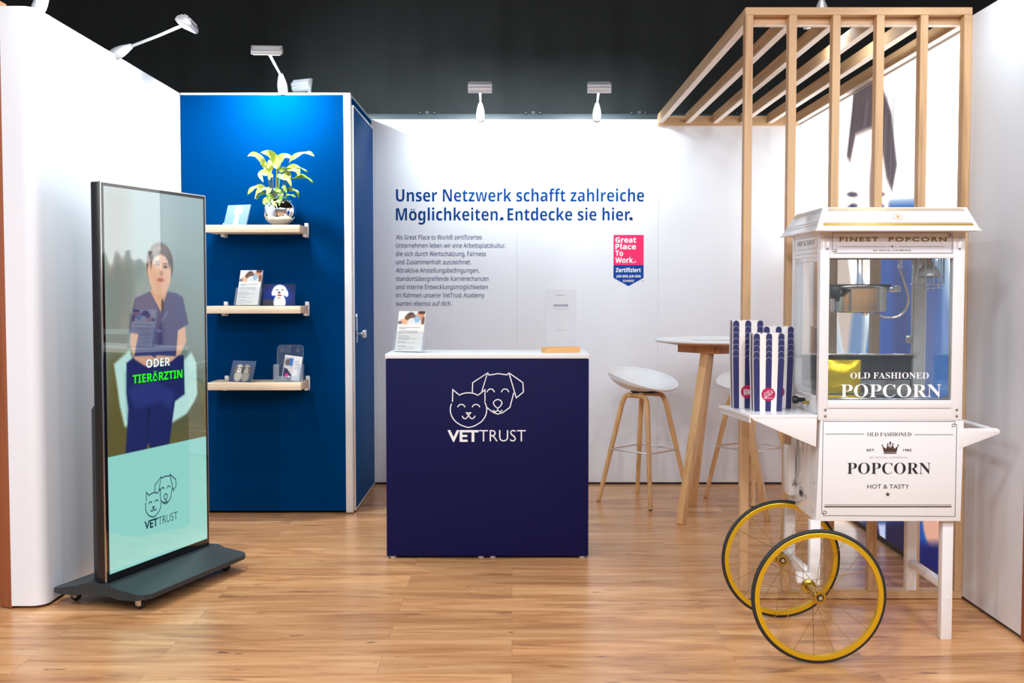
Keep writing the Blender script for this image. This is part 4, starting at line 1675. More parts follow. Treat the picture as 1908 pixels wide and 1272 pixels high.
vs, fs = [], []
for y in secs:
    w = halfw(y)
    z = bz(y)
    lo = z - .022 - .03 * (1 - min(1, abs(y - .03) / .2)) ** .5 if abs(y - .03) < .2 else z - .020
    vs += [(-w, y, lo), (w, y, lo), (w, y, z), (-w, y, z)]
n = len(secs)
for i in range(n - 1):
    for k in range(4):
        l = (k + 1) % 4
        fs.append((4 * i + k, 4 * i + l, 4 * i + 4 + l, 4 * i + 4 + k))
fs += [(3, 2, 1, 0), tuple(4 * (n - 1) + k for k in range(4))]
b = bmesh.new()
vv = [b.verts.new(v) for v in vs]
for f in fs:
    b.faces.new([vv[i] for i in f])
bmesh.ops.recalc_face_normals(b, faces=b.faces[:])
mb.bm(b)
obj('base_plate', mb, 'char', tot, world=False, ang=20)
for x, y in ((-.335, -.128), (.335, -.118), (-.31, .215), (.31, .215)):
    mb = MB()
    mb.lathe([(.020, -.009), (.024, -.006), (.024, .006), (.020, .009)], (x, y, .0245), axis='X', seg=20)
    cs = obj('castor', mb, 'rubber', tot, world=False)
    mb = MB()
    mb.box(x - .015, x - .011, y - .016, y + .012, .018, .050, .001)
    mb.box(x + .011, x + .015, y - .016, y + .012, .018, .050, .001)
    mb.box(x - .020, x + .020, y - .018, y + .022, .048, .053, .001)
    mb.lathe([(.012, -.0105), (.012, -.0095)], (x, y, .0245), axis='X', seg=16)
    mb.lathe([(.012, .0095), (.012, .0105)], (x, y, .0245), axis='X', seg=16)
    obj('fork', mb, 'alu', cs, world=False)
# the picture on the screen
DX0, DX1, DZ0, DZ1 = -HW + .018, HW - .020, TZ0 + .034, TZ1 - .017
DY = -.0016


def S2(px, py):
    p = onplane(px, py, TM, TN)
    return ((p - TM).dot(TD) - DX0, DZ1 - p.z)


def z1(zx, zy):
    return S2(zx / 2.765, 300 + zy / 2.765)


def z2(zx, zy):
    return S2(zx / 2.765, 740 + zy / 2.765)


P = Pic(190, 420, DX1 - DX0, DZ1 - DZ0, (118, 142, 140))
VB = DZ1 - .638
P.grad(0, (134, 166, 170), .75, (112, 132, 126))
P.grad(.75, (112, 132, 126), 1.0, (84, 92, 62))
P.grad(1.0, (84, 92, 62), VB, (98, 92, 52))
P.rect(0, .17, 0, .70, (128, 140, 134), .08)
P.rect(0, .14, .70, VB, (98, 88, 28), .10, .8)
for k in range(7):
    P.rect(0, .8, .98 + .03 * k, .982 + .03 * k, (74, 72, 44), .004, .6)
ch = (184, 226, 218)
P.poly([z1(585, 1045), z1(665, 975), z1(690, 1045), z1(700, 1200), z2(690, 10), z2(720, 150), z2(640, 150), z2(615, 40), z1(605, 1180)], ch, .015)
P.poly([z1(940, 1030), z1(985, 985), z1(1010, 1040), z1(1015, 1200), z2(1000, 20), z2(960, 85), z2(870, 140), z2(860, 60), z1(930, 1200)], ch, .015)
P.poly([z1(640, 1090), z1(690, 1045), z1(710, 1270), z2(720, 120), z2(650, 120)], (140, 190, 182), .02)
nv = (24, 36, 92)
P.poly([z1(650, 1040), z1(700, 1000), z1(945, 1000), z1(950, 1200), z2(900, 20), z2(870, 240), z2(772, 262), z2(762, 232), z2(752, 270), z2(645, 292), z2(660, 60), z1(650, 1200)], nv, .010)
P.poly([z2(758, 60), z2(768, 60), z2(764, 235)], (14, 22, 60), .008)
P.poly([z1(655, 1180), z1(760, 1110), z1(900, 1190), z2(880, 60), z2(820, 20), z2(700, 60)], (42, 58, 128), .03, .7)
sk = (206, 160, 128)
P.poly([z1(675, 870), z1(720, 880), z1(735, 960), z1(790, 1010), z1(850, 1000), z1(840, 1045), z1(745, 1055), z1(690, 1020), z1(668, 940)], sk, .010)
P.poly([z1(905, 865), z1(952, 850), z1(958, 930), z1(930, 990), z1(870, 1040), z1(820, 1030), z1(845, 985), z1(905, 940)], (216, 172, 142), .010)
P.ell(*z1(835, 1005), .045, .026, (212, 166, 134), .3)
P.poly([z1(770, 672), z1(830, 650), z1(862, 672), z1(905, 680), z1(940, 700), z1(970, 838), z1(915, 872), z1(905, 1005), z1(800, 1000), z1(690, 1005), z1(712, 890), z1(664, 880), z1(682, 760), z1(694, 705)], (46, 58, 108), .008)
P.poly([z1(772, 668), z1(800, 640), z1(850, 640), z1(862, 668), z1(826, 775)], sk, .008)
P.ell(*z1(823, 532), .098, .098, (46, 36, 34), .10)
P.ell(*z1(772, 565), .020, .024, (206, 160, 132), .2)
P.ell(*z1(822, 568), .084, .106, (222, 178, 150), .10)
P.poly([z1(775, 555), z1(782, 518), z1(800, 492), z1(826, 478), z1(850, 490), z1(864, 515), z1(871, 555), z1(878, 520), z1(850, 450), z1(800, 450), z1(770, 505)], (46, 36, 34), .012)
for a, b_ in ((808, 532), (850, 545)):
    P.ell(*z1(a, b_), .017, .007, (60, 44, 40), .6)
    P.ell(*z1(a, b_ - 15), .022, .0035, (90, 66, 56), .7)
P.ell(*z1(830, 578), .014, .012, (190, 140, 116), .7)
P.ell(*z1(826, 612), .026, .0085, (182, 104, 98), .6)
P.ell(*z1(836, 745), .010, .030, (24, 24, 28), .4)
P.poly([z1(668, 790), z1(775, 786), z1(760, 885), z1(664, 880)], (40, 50, 96), .02, .5)
P.rect(0, .8, VB, 3, (146, 214, 204), .003)
for k in range(9):
    P.ell(.1 + .08 * k, VB + .5 + .02 * math.sin(k * 2), .10, .05, (158, 222, 212), .8, 0, .35)
scr = P.obj('screen', (DX0, DY, DZ1), (DX1 - DX0, 0, 0), (0, 0, DZ1 - DZ0), 'scr', tot, world=False)
SO = Vector((DX0, DY - .0006, DZ1))


def scr_text(t, pa, pb, h, fat, m, k=0.0, name='subtitle'):
    a, b_ = S2(*pa), S2(*pb)
    mb = MB()
    lettering(mb, t, SO - Y_ * k, X_, Z_, a[0], -a[1], h, b_[0] - a[0], 'bold', fat)
    obj(name, mb, m, scr, False, world=False)


for f, m, k in ((.05, 'scrblack', 0.0), (.012, None, .0004)):
    scr_text('ODER', (271.5, 685), (316, 681), .036, f, m or 'scrwhite', k)
    scr_text('TIERÄRZTIN', (246.5, 714.5), (339, 703), .037, f, m or 'scrgreen', k)
mb = MB()
a = S2(302, 600)
lettering(mb, 'VETTRUST', SO, (Vector((.72, 0, .69))), Vector((-.69, 0, .72)), 0, 0, .010, .062, 'plain')
mb.v = [(v[0] + a[0], v[1], v[2] - a[1]) for v in mb.v]
obj('shirt_lettering', mb, mat('screen_pale_letters', (0, 0, 0), .1, emit=(.3, .32, .42), estr=1.0), scr, False, world=False)
mb = MB()
a, b_ = S2(268.5, 983), S2(330, 966)
c0 = S2(299, 930)
wd = b_[0] - a[0]
emblem(mb, SO, X_, Z_, (a[0] + b_[0]) / 2, -c0[1] - .006, wd, .0048)
obj('emblem', mb, 'scrnavy', scr, False, world=False)

# ================================================================== popcorn cart
CF, CB = 4.20, 4.62
cart = thing('popcorn_cart', 'white popcorn cart on two gold spoked wheels carrying the popcorn machine', 'cart', (1.43, 4.4, 0))


def K(px, py, off=.0012):
    return U(px, py, CF - off)


def cz(zx, zy):
    return K(1320 + zx * .4182, 740 + zy * .4182)


BXT, BXB, BZ0, BZ1 = (1.166, 1.708), (1.152, 1.702), .462, .8455
mb = MB()
mb.hexa([(BXB[0], CF, BZ0), (BXB[1], CF, BZ0), (BXB[1], CB, BZ0), (BXB[0], CB, BZ0)], [(BXT[0], CF, BZ1), (BXT[1], CF, BZ1), (BXT[1], CB, BZ1), (BXT[0], CB, BZ1)], 0, .002)
box = obj('body', mb, 'gloss', cart)
mb = MB()
for y, z in ((4.245, .49), (4.245, .60), (4.245, .79), (4.585, .50), (4.585, .57), (4.585, .64)):
    x = BXB[0] + (BXT[0] - BXB[0]) * (z - BZ0) / (BZ1 - BZ0)
    mb.lathe([(.0048, -.002), (.0035, .001)], (x - .0005, y, z), axis='X', seg=10)
obj('screw', mb, 'greyink', box)
mb = MB()
cd = spline([(1.158, 4.50, .80), (1.150, 4.47, .70), (1.146, 4.44, .62), (1.144, 4.50, .56), (1.146, 4.53, .54)], 8)
mb.tube([tuple(p) for p in cd], .005, 8)
obj('power_cord', mb, mat('grey_cord', (.45, .47, .47), .5), cart)
mb = MB()
mb.box(1.128, 1.156, 4.52, 4.62, .50, .70, .006)
obj('side_flange', mb, 'gloss', cart)


def crown(mb, O, R, Up, cx, cy, w, mi=0):
    q = [(-.5, .18), (-.40, -.22), (.40, -.22), (.5, .18), (.27, -.02), (.16, .24), (0, .0), (-.16, .24), (-.27, -.02)]
    mb.poly([(cx + a * w, cy + b * w) for a, b in q], O, R, Up, mi)
    mb.quad(O, R, Up, cx - .40 * w, cx + .40 * w, cy - .32 * w, cy - .25 * w, mi)
    for a, b in ((-.5, .21), (.5, .21), (-.16, .28), (.16, .28), (0, .40)):
        mb.disc(O, R, Up, cx + a * w, cy + b * w, .05 * w, mi, 10)
    mb.quad(O, R, Up, cx - .02 * w, cx + .02 * w, cy, cy + .44 * w, mi)
    mb.quad(O, R, Up, cx - .08 * w, cx + .08 * w, cy + .30 * w, cy + .34 * w, mi)


def star(mb, O, R, Up, cx, cy, r, mi=0):
    mb.poly([(cx + (r if k % 2 == 0 else r * .42) * math.sin(math.pi * k / 5), cy + (r if k % 2 == 0 else r * .42) * math.cos(math.pi * k / 5)) for k in range(10)], O, R, Up, mi)


mb = MB()
FO = (0, CF - .0012, 0)
g = lambda a, b: (lambda p: (p.x, p.z))(cz(a, b))
th = .0016
mb.ribbon([g(*p) for p in ((511, 107), (1098, 107), (1098, 130), (1086, 130), (1086, 119), (1107, 120), (1099, 531), (513, 526), (513, 507), (525, 507), (525, 518), (505, 518))], th, FO, X_, Z_, True)


def cline(t, xs, xe, base, h, st='plain', fat=0.0, mi=0):
    a, b = g(xs, base), g(xe, base)
    c = g(xs, base - h)
    lettering(mb, t, FO, X_, Z_, a[0], a[1], c[1] - a[1], b[0] - a[0], st, fat, mi=mi)


def crule(x0, x1, y, t, mi=0):
    a, b = g(x0, y), g(x1, y)
    mb.quad(FO, X_, Z_, a[0], b[0], a[1] - t / 2, a[1] + t / 2, mi)


cline('OLD FASHIONED', 708, 904, 173, 16.5, 'serif', -.010, 2)
crule(521, 694, 163, .0014)
crule(918, 1091, 166, .0014)
cline('EST.', 706, 742, 240, 10, 'plain', .01)
cline('1982', 868, 905, 240, 10, 'plain', .01)
a = g(810, 228)
crown(mb, FO, X_, Z_, a[0], a[1], .060, 2)
cline('BY ROYAL CATERING', 720, 888, 271, 7, 'plain', 0, 1)
cline('POPCORN', 618, 990, 341, 49, 'serif', -.009)
cline('HOT & TASTY', 708, 894, 406, 18, 'plain', -.004)
a = g(799, 432)
star(mb, FO, X_, Z_, a[0], a[1], .0100, 2)
crule(517, 1083, 479, .0012)
crule(517, 1083, 487, .0044, 2)
obj('front_lettering', mb, ['ink', 'greyink', 'brownink'], box, False)
mb = MB()
SO_ = (BXB[0] - .0005, 4.44, .525)
crown(mb, (BXB[0] - .0012, 0, 0), -Y_, Z_, -4.42, .535, .055)
lettering(mb, 'EST.', (BXB[0] - .0012, 0, 0), -Y_, Z_, -4.50, .545, .010, .03)
lettering(mb, '1982', (BXB[0] - .0012, 0, 0), -Y_, Z_, -4.37, .525, .010, .03)
obj('side_lettering', mb, 'ink', box, False)
# fold-out shelf at the left
SH = .866
mb = MB()
sp = [(.897, CF), (1.155, CF), (1.155, 4.56), (.846, 4.56)]
mb.prism([(x, y, SH - .012) for x, y in sp], (0, 0, .012), 0, .0015)
sh = obj('side_shelf', mb, 'gloss', cart)
mb = MB()
for y in (CF - .0015, 4.548):
    x0 = .905 if y < 4.3 else .87
    mb.prism([(x0, y, SH - .0125), (1.152, y, SH - .0125), (1.150, y, .745), (1.09, y, .770), (x0 + .01, y, SH - .020)], (0, .012, 0), 0, .001)
mb.hexa([(.852, 4.552, SH - .030), (.899, CF + .004, SH - .030), (.903, CF + .004, SH - .030), (.856, 4.552, SH - .030)],
        [(.850, 4.552, SH - .0125), (.897, CF + .004, SH - .0125), (.903, CF + .004, SH - .0125), (.856, 4.552, SH - .0125)])
obj('shelf_bracket', mb, 'gloss', sh)
mb = MB()
for y in (CF - .0015, CB - .0105):
    mb = MB()
    mb.prism([(1.690, y, .8150), (1.832, y, .8165), (1.842, y, .811), (1.845, y, .803), (1.840, y, .795), (1.690, y, .737)], (0, .012, 0), 0, .001)
    mb.lathe([(.0045, -.003), (.003, 0)], (1.828, y, .805), axis='Y', seg=10)
    obj('handle_plate', mb, 'gloss', cart)
mb = MB()
mb.tube([(1.829, CF + .012, .805), (1.829, CB - .012, .805)], .010, 14)
obj('push_handle', mb, 'gloss', cart)
# legs
LEGX = 1.152
for y in (4.20, 4.575):
    mb = MB()
    mb.box(LEGX - .020, LEGX + .020, y, y + .036, .215, BZ0 + .002, .002)
    obj('leg', mb, 'gloss', cart)
for (y, z0) in ((4.222, .0), (4.60, .088)):
    mb = MB()
    x = 1.664
    mb.box(x - .021, x + .021, y, y + .040, z0, BZ0 + .002, .002)
    mb.lathe([(.005, -.002), (.004, .0)], (x + .006, y, .16), axis='Y', seg=10)
    obj('leg', mb, 'gloss', cart)
mb = MB()
mb.box(LEGX - .016, LEGX + .016, 4.235, 4.576, .216, .250, .002)
obj('cross_bar', mb, 'gloss', cart)
mb = MB()
mb.box(1.650, 1.678, 4.261, 4.601, .188, .218, .002)
obj('cross_bar', mb, 'gloss', cart)
# wheels
R_W = .2425


def wheel(cx, y, hub):
    mb = MB()
    prof = [(R_W - .029, -.010), (R_W - .029, .010), (R_W - .017, .012), (R_W - .012, .010), (R_W - .015, .007), (R_W - .015, -.007), (R_W - .012, -.010), (R_W - .017, -.012)]
    mb.lathe(prof + prof[:1], (cx, y, R_W), axis='Y', seg=96, caps=False)
    w = obj('wheel', mb, 'gold', cart, label='gold spoked wheel')
    mb = MB()
    c = [(cx + (R_W - .0085) * math.cos(k * 2 * math.pi / 96), y, R_W + (R_W - .0085) * math.sin(k * 2 * math.pi / 96)) for k in range(96)]
    mb.tube(c, .0085, 12, True)
    obj('tyre', mb, 'rubber', w)
    mb = MB()
    h0, h1 = hub
    L = h1 - h0
    mb.lathe([(.010, h0 - .004), (.022, h0 - .004), (.024, h0), (.024, h0 + .003), (.024, h0 + .014), (.016, h0 + .02), (.014, h0 + L * .5), (.016, h1 - .02), (.026, h1 - .016), (.026, h1 - .004), (.02, h1)], (cx, 0, R_W), axis='Y', seg=32)
    obj('hub', mb, 'brass', w)
    mb = MB()
    mb.lathe([(.0125, h0 - .007), (.0125, h0 - .0038)], (cx, 0, R_W), axis='Y', seg=24)
    obj('bearing_ring', mb, 'black', w)
    mb = MB()
    mb.lathe([(.0075, h0 - .010), (.0075, h0 - .006)], (cx, 0, R_W), axis='Y', seg=16)
    obj('axle_bolt', mb, 'steel', w)
    ns = 18
    for k in range(ns):
        a = 2 * math.pi * (k + .3) / ns
        front = k % 2 == 0
        sg = 1 if (k // 2) % 2 == 0 else -1
        ah = a + sg * .9
        p0 = (cx + .021 * math.cos(ah), (h0 + .008) if front else (h1 - .010), R_W + .021 * math.sin(ah))
        p1 = (cx + (R_W - .029) * math.cos(a), y, R_W + (R_W - .029) * math.sin(a))
        mb = MB()
        mb.tube([p0, p1], .0010, 6)
        obj('spoke', mb, 'brass', w)
    return w


wheel(1.098, 3.952, (3.935, 4.10))
wheel(1.098, 4.515, (4.488, 4.575))
mb = MB()
mb.box(1.085, 1.140, 4.198, 4.236, .225, .262, .002)
mb.box(1.085, 1.140, 4.573, 4.60, .225, .262, .002)
obj('axle_bracket', mb, 'gloss', cart)

# ================================================================== popcorn machine on the cart
mac = thing('popcorn_machine', 'glass-sided white popcorn machine with a gold-striped roof, standing on the cart', 'popcorn machine', (1.43, 4.41, .846))
MX0, MX1, MZ0, MZ1 = 1.157, 1.701, .8462, 1.556
GX0, GX1, GZ0, GZ1 = 1.193, 1.657, .923, 1.457
mb = MB()
mb.box(MX0 + .002, MX1 - .002, CF + .001, CB, MZ0, GZ0 - .004, .002)
base = obj('base', mb, 'gloss', mac)
for r in ((GX0 - .002, GX1 + .002, CF - .004, CF + .004, GZ0 - .030, GZ0), (GX0 - .002, GX1 + .002, CF - .003, CF + .004, GZ1, GZ1 + .014),
          (MX0 + .002, MX0 + .01, CF + .04, CB - .04, GZ0 - .004, GZ0 + .012), (MX0 + .002, MX0 + .01, CF + .04, CB - .04, GZ1 - .012, GZ1 + .006)):
    mb = MB()
    mb.box(*r, .0015)
    obj('pane_rail', mb, 'gloss', mac)
for x0, x1, y0, y1 in ((MX0, GX0, CF, CF + .036), (GX1, MX1, CF, CF + .036), (MX0, MX0 + .036, CB - .036, CB), (MX1 - .05, MX1, CB - .036, CB)):
    mb = MB()
    mb.box(x0, x1, y0, y1, MZ0, MZ1, .0025)
    cp = obj('corner_post', mb, 'gloss', mac)
    if y0 == CF:
        mb = MB()
        for z in (.862, .886, 1.492, 1.535):
            mb.lathe([(.0042, -.0035), (.0052, -.0008)], ((x0 + x1) / 2 + (.008 if x0 < 1.3 else 0), CF, z), axis='Y', seg=10)
        obj('screw', mb, 'steel', cp)
mb = MB()
mb.box(GX0 - .001, GX1 + .001, CF - .002, CF + .006, GZ1 + .014, MZ1 - .001)
sgn = obj('sign_panel', mb, mat('sign_white_enamel', (.70, .69, .72), .3), mac)
mb = MB()


def kz(zx, zy):
    p = U(1320 + zx * .3459, 360 + zy * .3459, CF - .003)
    return p.x, p.z


SGO = (0, CF - .003, 0)
mb.ribbon([kz(*p) for p in ((668, 213), (1303, 213), (1303, 234), (1290, 234), (1290, 221), (1313, 222), (1313, 322), (680, 322), (680, 302), (691, 302), (691, 314), (668, 314))], .0015, SGO, X_, Z_, True, 1)


def kline(t, xs, xe, base, h, fat, mi, track=1.0):
    a, b, c = kz(xs, base), kz(xe, base), kz(xs, base - h)
    lettering(mb, t, SGO, X_, Z_, a[0], a[1], c[1] - a[1], b[0] - a[0], 'plain', fat, track, mi=mi)


kline('FINEST  POPCORN', 706, 1283, 259, 23, .03, 0, 1.25)
kline('BY ROYAL CATERING', 890, 1090, 311, 8, .02, 1, 1.2)
for x0, x1 in ((708, 953), (1026, 1270)):
    a, b = kz(x0, 287), kz(x1, 287)
    mb.quad(SGO, X_, Z_, a[0], b[0], a[1] - .0005, a[1] + .0005, 1)
a = kz(990, 286)
for d, r in ((-.012, .0015), (0, .0035), (.012, .0015)):
    mb.disc(SGO, X_, Z_, a[0] + d, a[1], r, 1, 12)
obj('sign_lettering', mb, ['olive', 'brownink'], sgn, False)
mb = MB()
mb.box(MX0 + .001, MX0 + .008, CF + .036, CB - .036, GZ1 + .006, MZ1 - .001)
ssg = obj('side_sign_panel', mb, 'gloss', mac)
mb = MB()
SSO = (MX0 + .0002, 0, 0)
mb.ribbon([(-4.57, GZ1 + .022), (-4.252, GZ1 + .022), (-4.252, MZ1 - .012), (-4.57, MZ1 - .012)], .0015, SSO, -Y_, Z_, True, 0)
lettering(mb, 'HOT & TASTY', SSO, -Y_, Z_, -4.54, 1.513, .018, .26, 'plain', .01)
mb.quad(SSO, -Y_, Z_, -4.54, -4.43, 1.497, 1.4985)
mb.quad(SSO, -Y_, Z_, -4.39, -4.28, 1.497, 1.4985)
obj('side_sign_lettering', mb, 'greyink', ssg, False)
mb = MB()
mb.box(MX1 - .008, MX1 - .001, CF + .036, CB - .036, GZ1 + .006, MZ1 - .001)
mb.box(MX0 + .036, MX1 - .05, CB - .010, CB - .002, GZ1 + .006, MZ1 - .001)
mb.box(MX0 + .004, MX1 - .004, CF + .006, CB - .004, GZ1 + .020, GZ1 + .026)
obj('upper_panel', mb, 'gloss', mac)
# roof
RB = (1.119, 1.722, 4.118, 4.66)
RT = (1.166, 1.706, 4.205, 4.60)
RZ0_, RZ1_ = 1.557, 1.648
mb = MB()
mb.box(RB[0] - .004, RB[1] + .004, RB[2] - .004, RB[3], RZ0_ - .002, RZ0_ + .0035, .001)
mb.hexa([(RB[0], RB[2], RZ0_ + .003), (RB[1], RB[2], RZ0_ + .003), (RB[1], RB[3], RZ0_ + .003), (RB[0], RB[3], RZ0_ + .003)],
        [(RT[0], RT[2], RZ1_), (RT[1], RT[2], RZ1_), (RT[1], RT[3], RZ1_), (RT[0], RT[3], RZ1_)], 0, .002)
roof = obj('roof', mb, 'gloss', mac)
fu = Vector((0, RT[2] - RB[2], RZ1_ - RZ0_ - .003))
fl = fu.length
fu.normalize()
fo = Vector((0, RB[2], RZ0_ + .003)) - fu.cross(X_).normalized() * -.0012 if False else Vector((0, RB[2], RZ0_ + .003)) + Vector((0, -fu.z, fu.y)) * .0012
mb = MB()


def rx(v):
    u = v / fl
    return RB[0] + (RT[0] - RB[0]) * u, RB[1] + (RT[1] - RB[1]) * u


for v0, v1 in ((.022, .031), (.034, .037), (fl - .020, fl - .017), (fl - .012, fl - .009)):
    a, b = rx((v0 + v1) / 2)
    mb.quad(fo, X_, fu, a + .020, b - .016, v0, v1)
cxr, cyr = (K(1667, 407).x, fl * .56)
mb.disc(fo, X_, fu, cxr, cyr, .0185, 0, 32, .0170)
lettering(mb, 'R', fo, X_, fu, cxr - .004, cyr - .0085, .017, .014, 'plain', .0)
mb.disc(fo, X_, fu, cxr - .004, cyr, .0085, 0, 24, .0074)
obj('roof_print', mb, 'goldink', roof, False)
mb = MB()
lu = Vector((RT[0] - RB[0], 0, RZ1_ - RZ0_ - .003))
ll = lu.length
lu.normalize()
lo = Vector((RB[0], 0, RZ0_ + .003)) + Vector((-lu.z, 0, lu.x)) * .0012
for v in (.022, .034, ll - .020, ll - .011):
    u = v / ll
    y0, y1 = RB[2] + (RT[2] - RB[2]) * u + .02, RB[3] + (RT[3] - RB[3]) * u - .01
    mb.quad(lo, -Y_, lu, -y1, -y0, v, v + .002)
obj('roof_side_print', mb, 'greyink', roof, False)
# panes
mb = MB()
mb.box(GX0 - .002, GX1 + .002, CF + .004, CF + .008, GZ0 - .002, GZ1 + .006)
fp = obj('front_pane', mb, 'pane', mac, False)
mb = MB()
mb.box(MX0 + .004, MX0 + .008, CF + .034, CB - .034, GZ0, GZ1)
obj('side_pane', mb, 'pane', mac, False)
mb = MB()
mb.box(MX1 - .008, MX1 - .004, CF + .034, CB - .034, GZ0, GZ1)
obj('side_pane', mb, 'pane', mac, False)
mb = MB()
mb.box(MX0 + .034, MX1 - .048, CB - .012, CB - .008, 1.078, GZ1 + .01)
rd = obj('rear_door', mb, 'pane', mac, False)
mb = MB()
mb.box(MX1 - .075, MX1 - .055, CB - .022, CB - .012, 1.12, 1.15, .002)
obj('door_latch', mb, 'steel', rd)
mb = MB()
mb.box(MX0 + .034, MX1 - .048, CB - .012, CB - .006, GZ0, 1.072)
obj('rear_panel', mb, 'smoke', mac, False)
mb = MB()
mb.box(MX0 + .01, MX1 - .05, CB - .055, CB - .014, 1.070, 1.077, .001)
obj('rear_ledge', mb, 'steel', mac)
mb = MB()
mb.box(MX0 + .012, MX1 - .012, CF + .012, CB - .014, GZ0 - .003, GZ0 + .004, .001)
mb.box(MX0 + .012, MX0 + .016, CF + .012, CB - .014, GZ0 + .004, GZ0 + .030)
mb.box(MX0 + .02, MX1 - .06, CB - .030, CB - .026, GZ0 + .004, GZ0 + .045)
mb.prism([(1.20, 4.40, GZ0 + .006), (1.45, 4.40, GZ0 + .006), (1.45, 4.57, GZ0 + .03), (1.20, 4.57, GZ0 + .03)], (0, 0, .003))
obj('tray', mb, 'steel', mac)
mb = MB()
gpx = lambda zx, zy: (lambda p: (p.x, p.z))(U(1480 + zx * .1809, 560 + zy * .1809, CF + .003))
GO = (0, CF + .003, 0)
for t, xs, xe, b0, h in (('OLD FASHIONED', 578, 1385, 802, 62), ('POPCORN', 478, 1512, 993, 130)):
    a, b, c = gpx(xs, b0), gpx(xe, b0), gpx(xs, b0 - h)
    lettering(mb, t, GO, X_, Z_, a[0], a[1], c[1] - a[1], b[0] - a[0], 'serif', -.004)
obj('pane_lettering', mb, 'whiteink', fp, False, label='white lettering on the front pane')
# kettle, rods, cable, lamp
kc = Vector((1.368, 4.41, 0))
mb = MB()
mb.lathe([(.098, 1.250), (.104, 1.254), (.106, 1.262), (.106, 1.335), (.109, 1.340), (.109, 1.346), (.10, 1.350), (.05, 1.356), (.001, 1.357)], kc, seg=48)
ket = obj('kettle', mb, 'steel', mac, label='stainless steel kettle')
mb = MB()
mb.box(kc.x - .13, kc.x + .125, kc.y - .012, kc.y + .012, 1.348, 1.361, .003)
mb.box(kc.x - .135, kc.x - .100, kc.y - .10, kc.y - .06, 1.305, 1.352, .004)
mb.tube([(kc.x - .12, kc.y - .09, 1.318), (kc.x - .085, kc.y - .105, 1.318)], .006)
mb.tube([(kc.x - .12, kc.y - .09, 1.318), (kc.x - .12, kc.y - .13, 1.300)], .008)
obj('lid_bar', mb, 'black', ket)
mb = MB()
mb.box(kc.x + .106, kc.x + .150, kc.y - .05, kc.y - .03, 1.330, 1.350, .003)
mb.lathe([(.012, -.006), (.012, .006)], (kc.x + .135, kc.y - .055, 1.345), axis='Y', seg=16)
mb.lathe([(.010, 1.240), (.014, 1.250)], kc + Vector((.02, -.02, 0)), seg=14)
obj('latch', mb, 'chrome', ket)
for dx in (-.005, .012):
    mb = MB()
    mb.tube([(kc.x + dx, kc.y, 1.355), (kc.x + dx, kc.y, GZ1 + .02)], .0035 if dx < 0 else .0025, 8)
    obj('hanger_rod', mb, 'chrome', mac)
mb = MB()
cps = [U(1320 + a * .3459, 360 + b * .3459, y) for a, b, y in ((1030, 350, 4.36), (1032, 395, 4.36), (1042, 440, 4.36), (1065, 510, 4.36), (1078, 570, 4.36), (1062, 625, 4.37), (1020, 662, 4.38), (960, 668, 4.39), (900, 650, 4.40), (865, 640, 4.40))]
mb.tube([tuple(p) for p in spline([tuple(p) for p in cps], 5)], .0048, 10)
cab_ = obj('conduit', mb, 'steel', mac)
mb = MB()
mb.lathe([(.008, 0), (.008, .012), (.006, .014), (.006, .03), (.009, .032), (.009, .05)], cps[1] - Z_ * .006, seg=14)
obj('conduit_plug', mb, 'chrome', cab_)
lc = Vector((1.612, 4.33, 0))
LZ = 1.360
mb = MB()
for k in range(12):
    a = 2 * math.pi * k / 12
    mb.tube([(lc.x + .058 * math.cos(a), lc.y + .058 * math.sin(a), LZ), (lc.x + .058 * math.cos(a), lc.y + .058 * math.sin(a), GZ1 + .02)], .0022, 6)
ring = lambda r, z: [(lc.x + r * math.cos(2 * math.pi * k / 32), lc.y + r * math.sin(2 * math.pi * k / 32), z) for k in range(32)]
mb.tube(ring(.058, LZ), .003, 6, True)
mb.tube(ring(.064, LZ), .002, 6, True)
mb.tube(ring(.045, LZ - .014), .0018, 6, True)
mb.tube(ring(.022, LZ - .016), .0018, 6, True)
for k in range(4):
    a = 2 * math.pi * k / 4 + .4
    mb.tube([(lc.x + .058 * math.cos(a), lc.y + .058 * math.sin(a), LZ), (lc.x + .045 * math.cos(a), lc.y + .045 * math.sin(a), LZ - .014), (lc.x, lc.y, LZ - .017)], .0016, 6)
cage = obj('lamp_cage', mb, 'chrome', mac)
mb = MB()
mb.lathe([(.014, GZ1 + .018), (.014, GZ1 - .010), (.020, GZ1 - .02), (.036, GZ1 - .040), (.045, GZ1 - .055), (.046, GZ1 - .064), (.036, GZ1 - .072), (.001, GZ1 - .076)], lc, seg=32)
obj('bulb', mb, 'bulb', cage)
mb = MB()
mb.lathe([(.004, -.052), (.0145, -.050), (.0165, -.044), (.0145, -.034), (.0145, -.030), (.009, -.028), (.009, -.01), (.006, 0)], (MX0 + .004, 4.40, .905), axis='X', seg=20)
obj('knob', mb, 'black', mac)
mb = MB()
mb.lathe([(.006, -.028), (.006, 0)], (MX0 + .004, 4.34, .900), axis='X', seg=14)
obj('knob', mb, 'brass', mac)
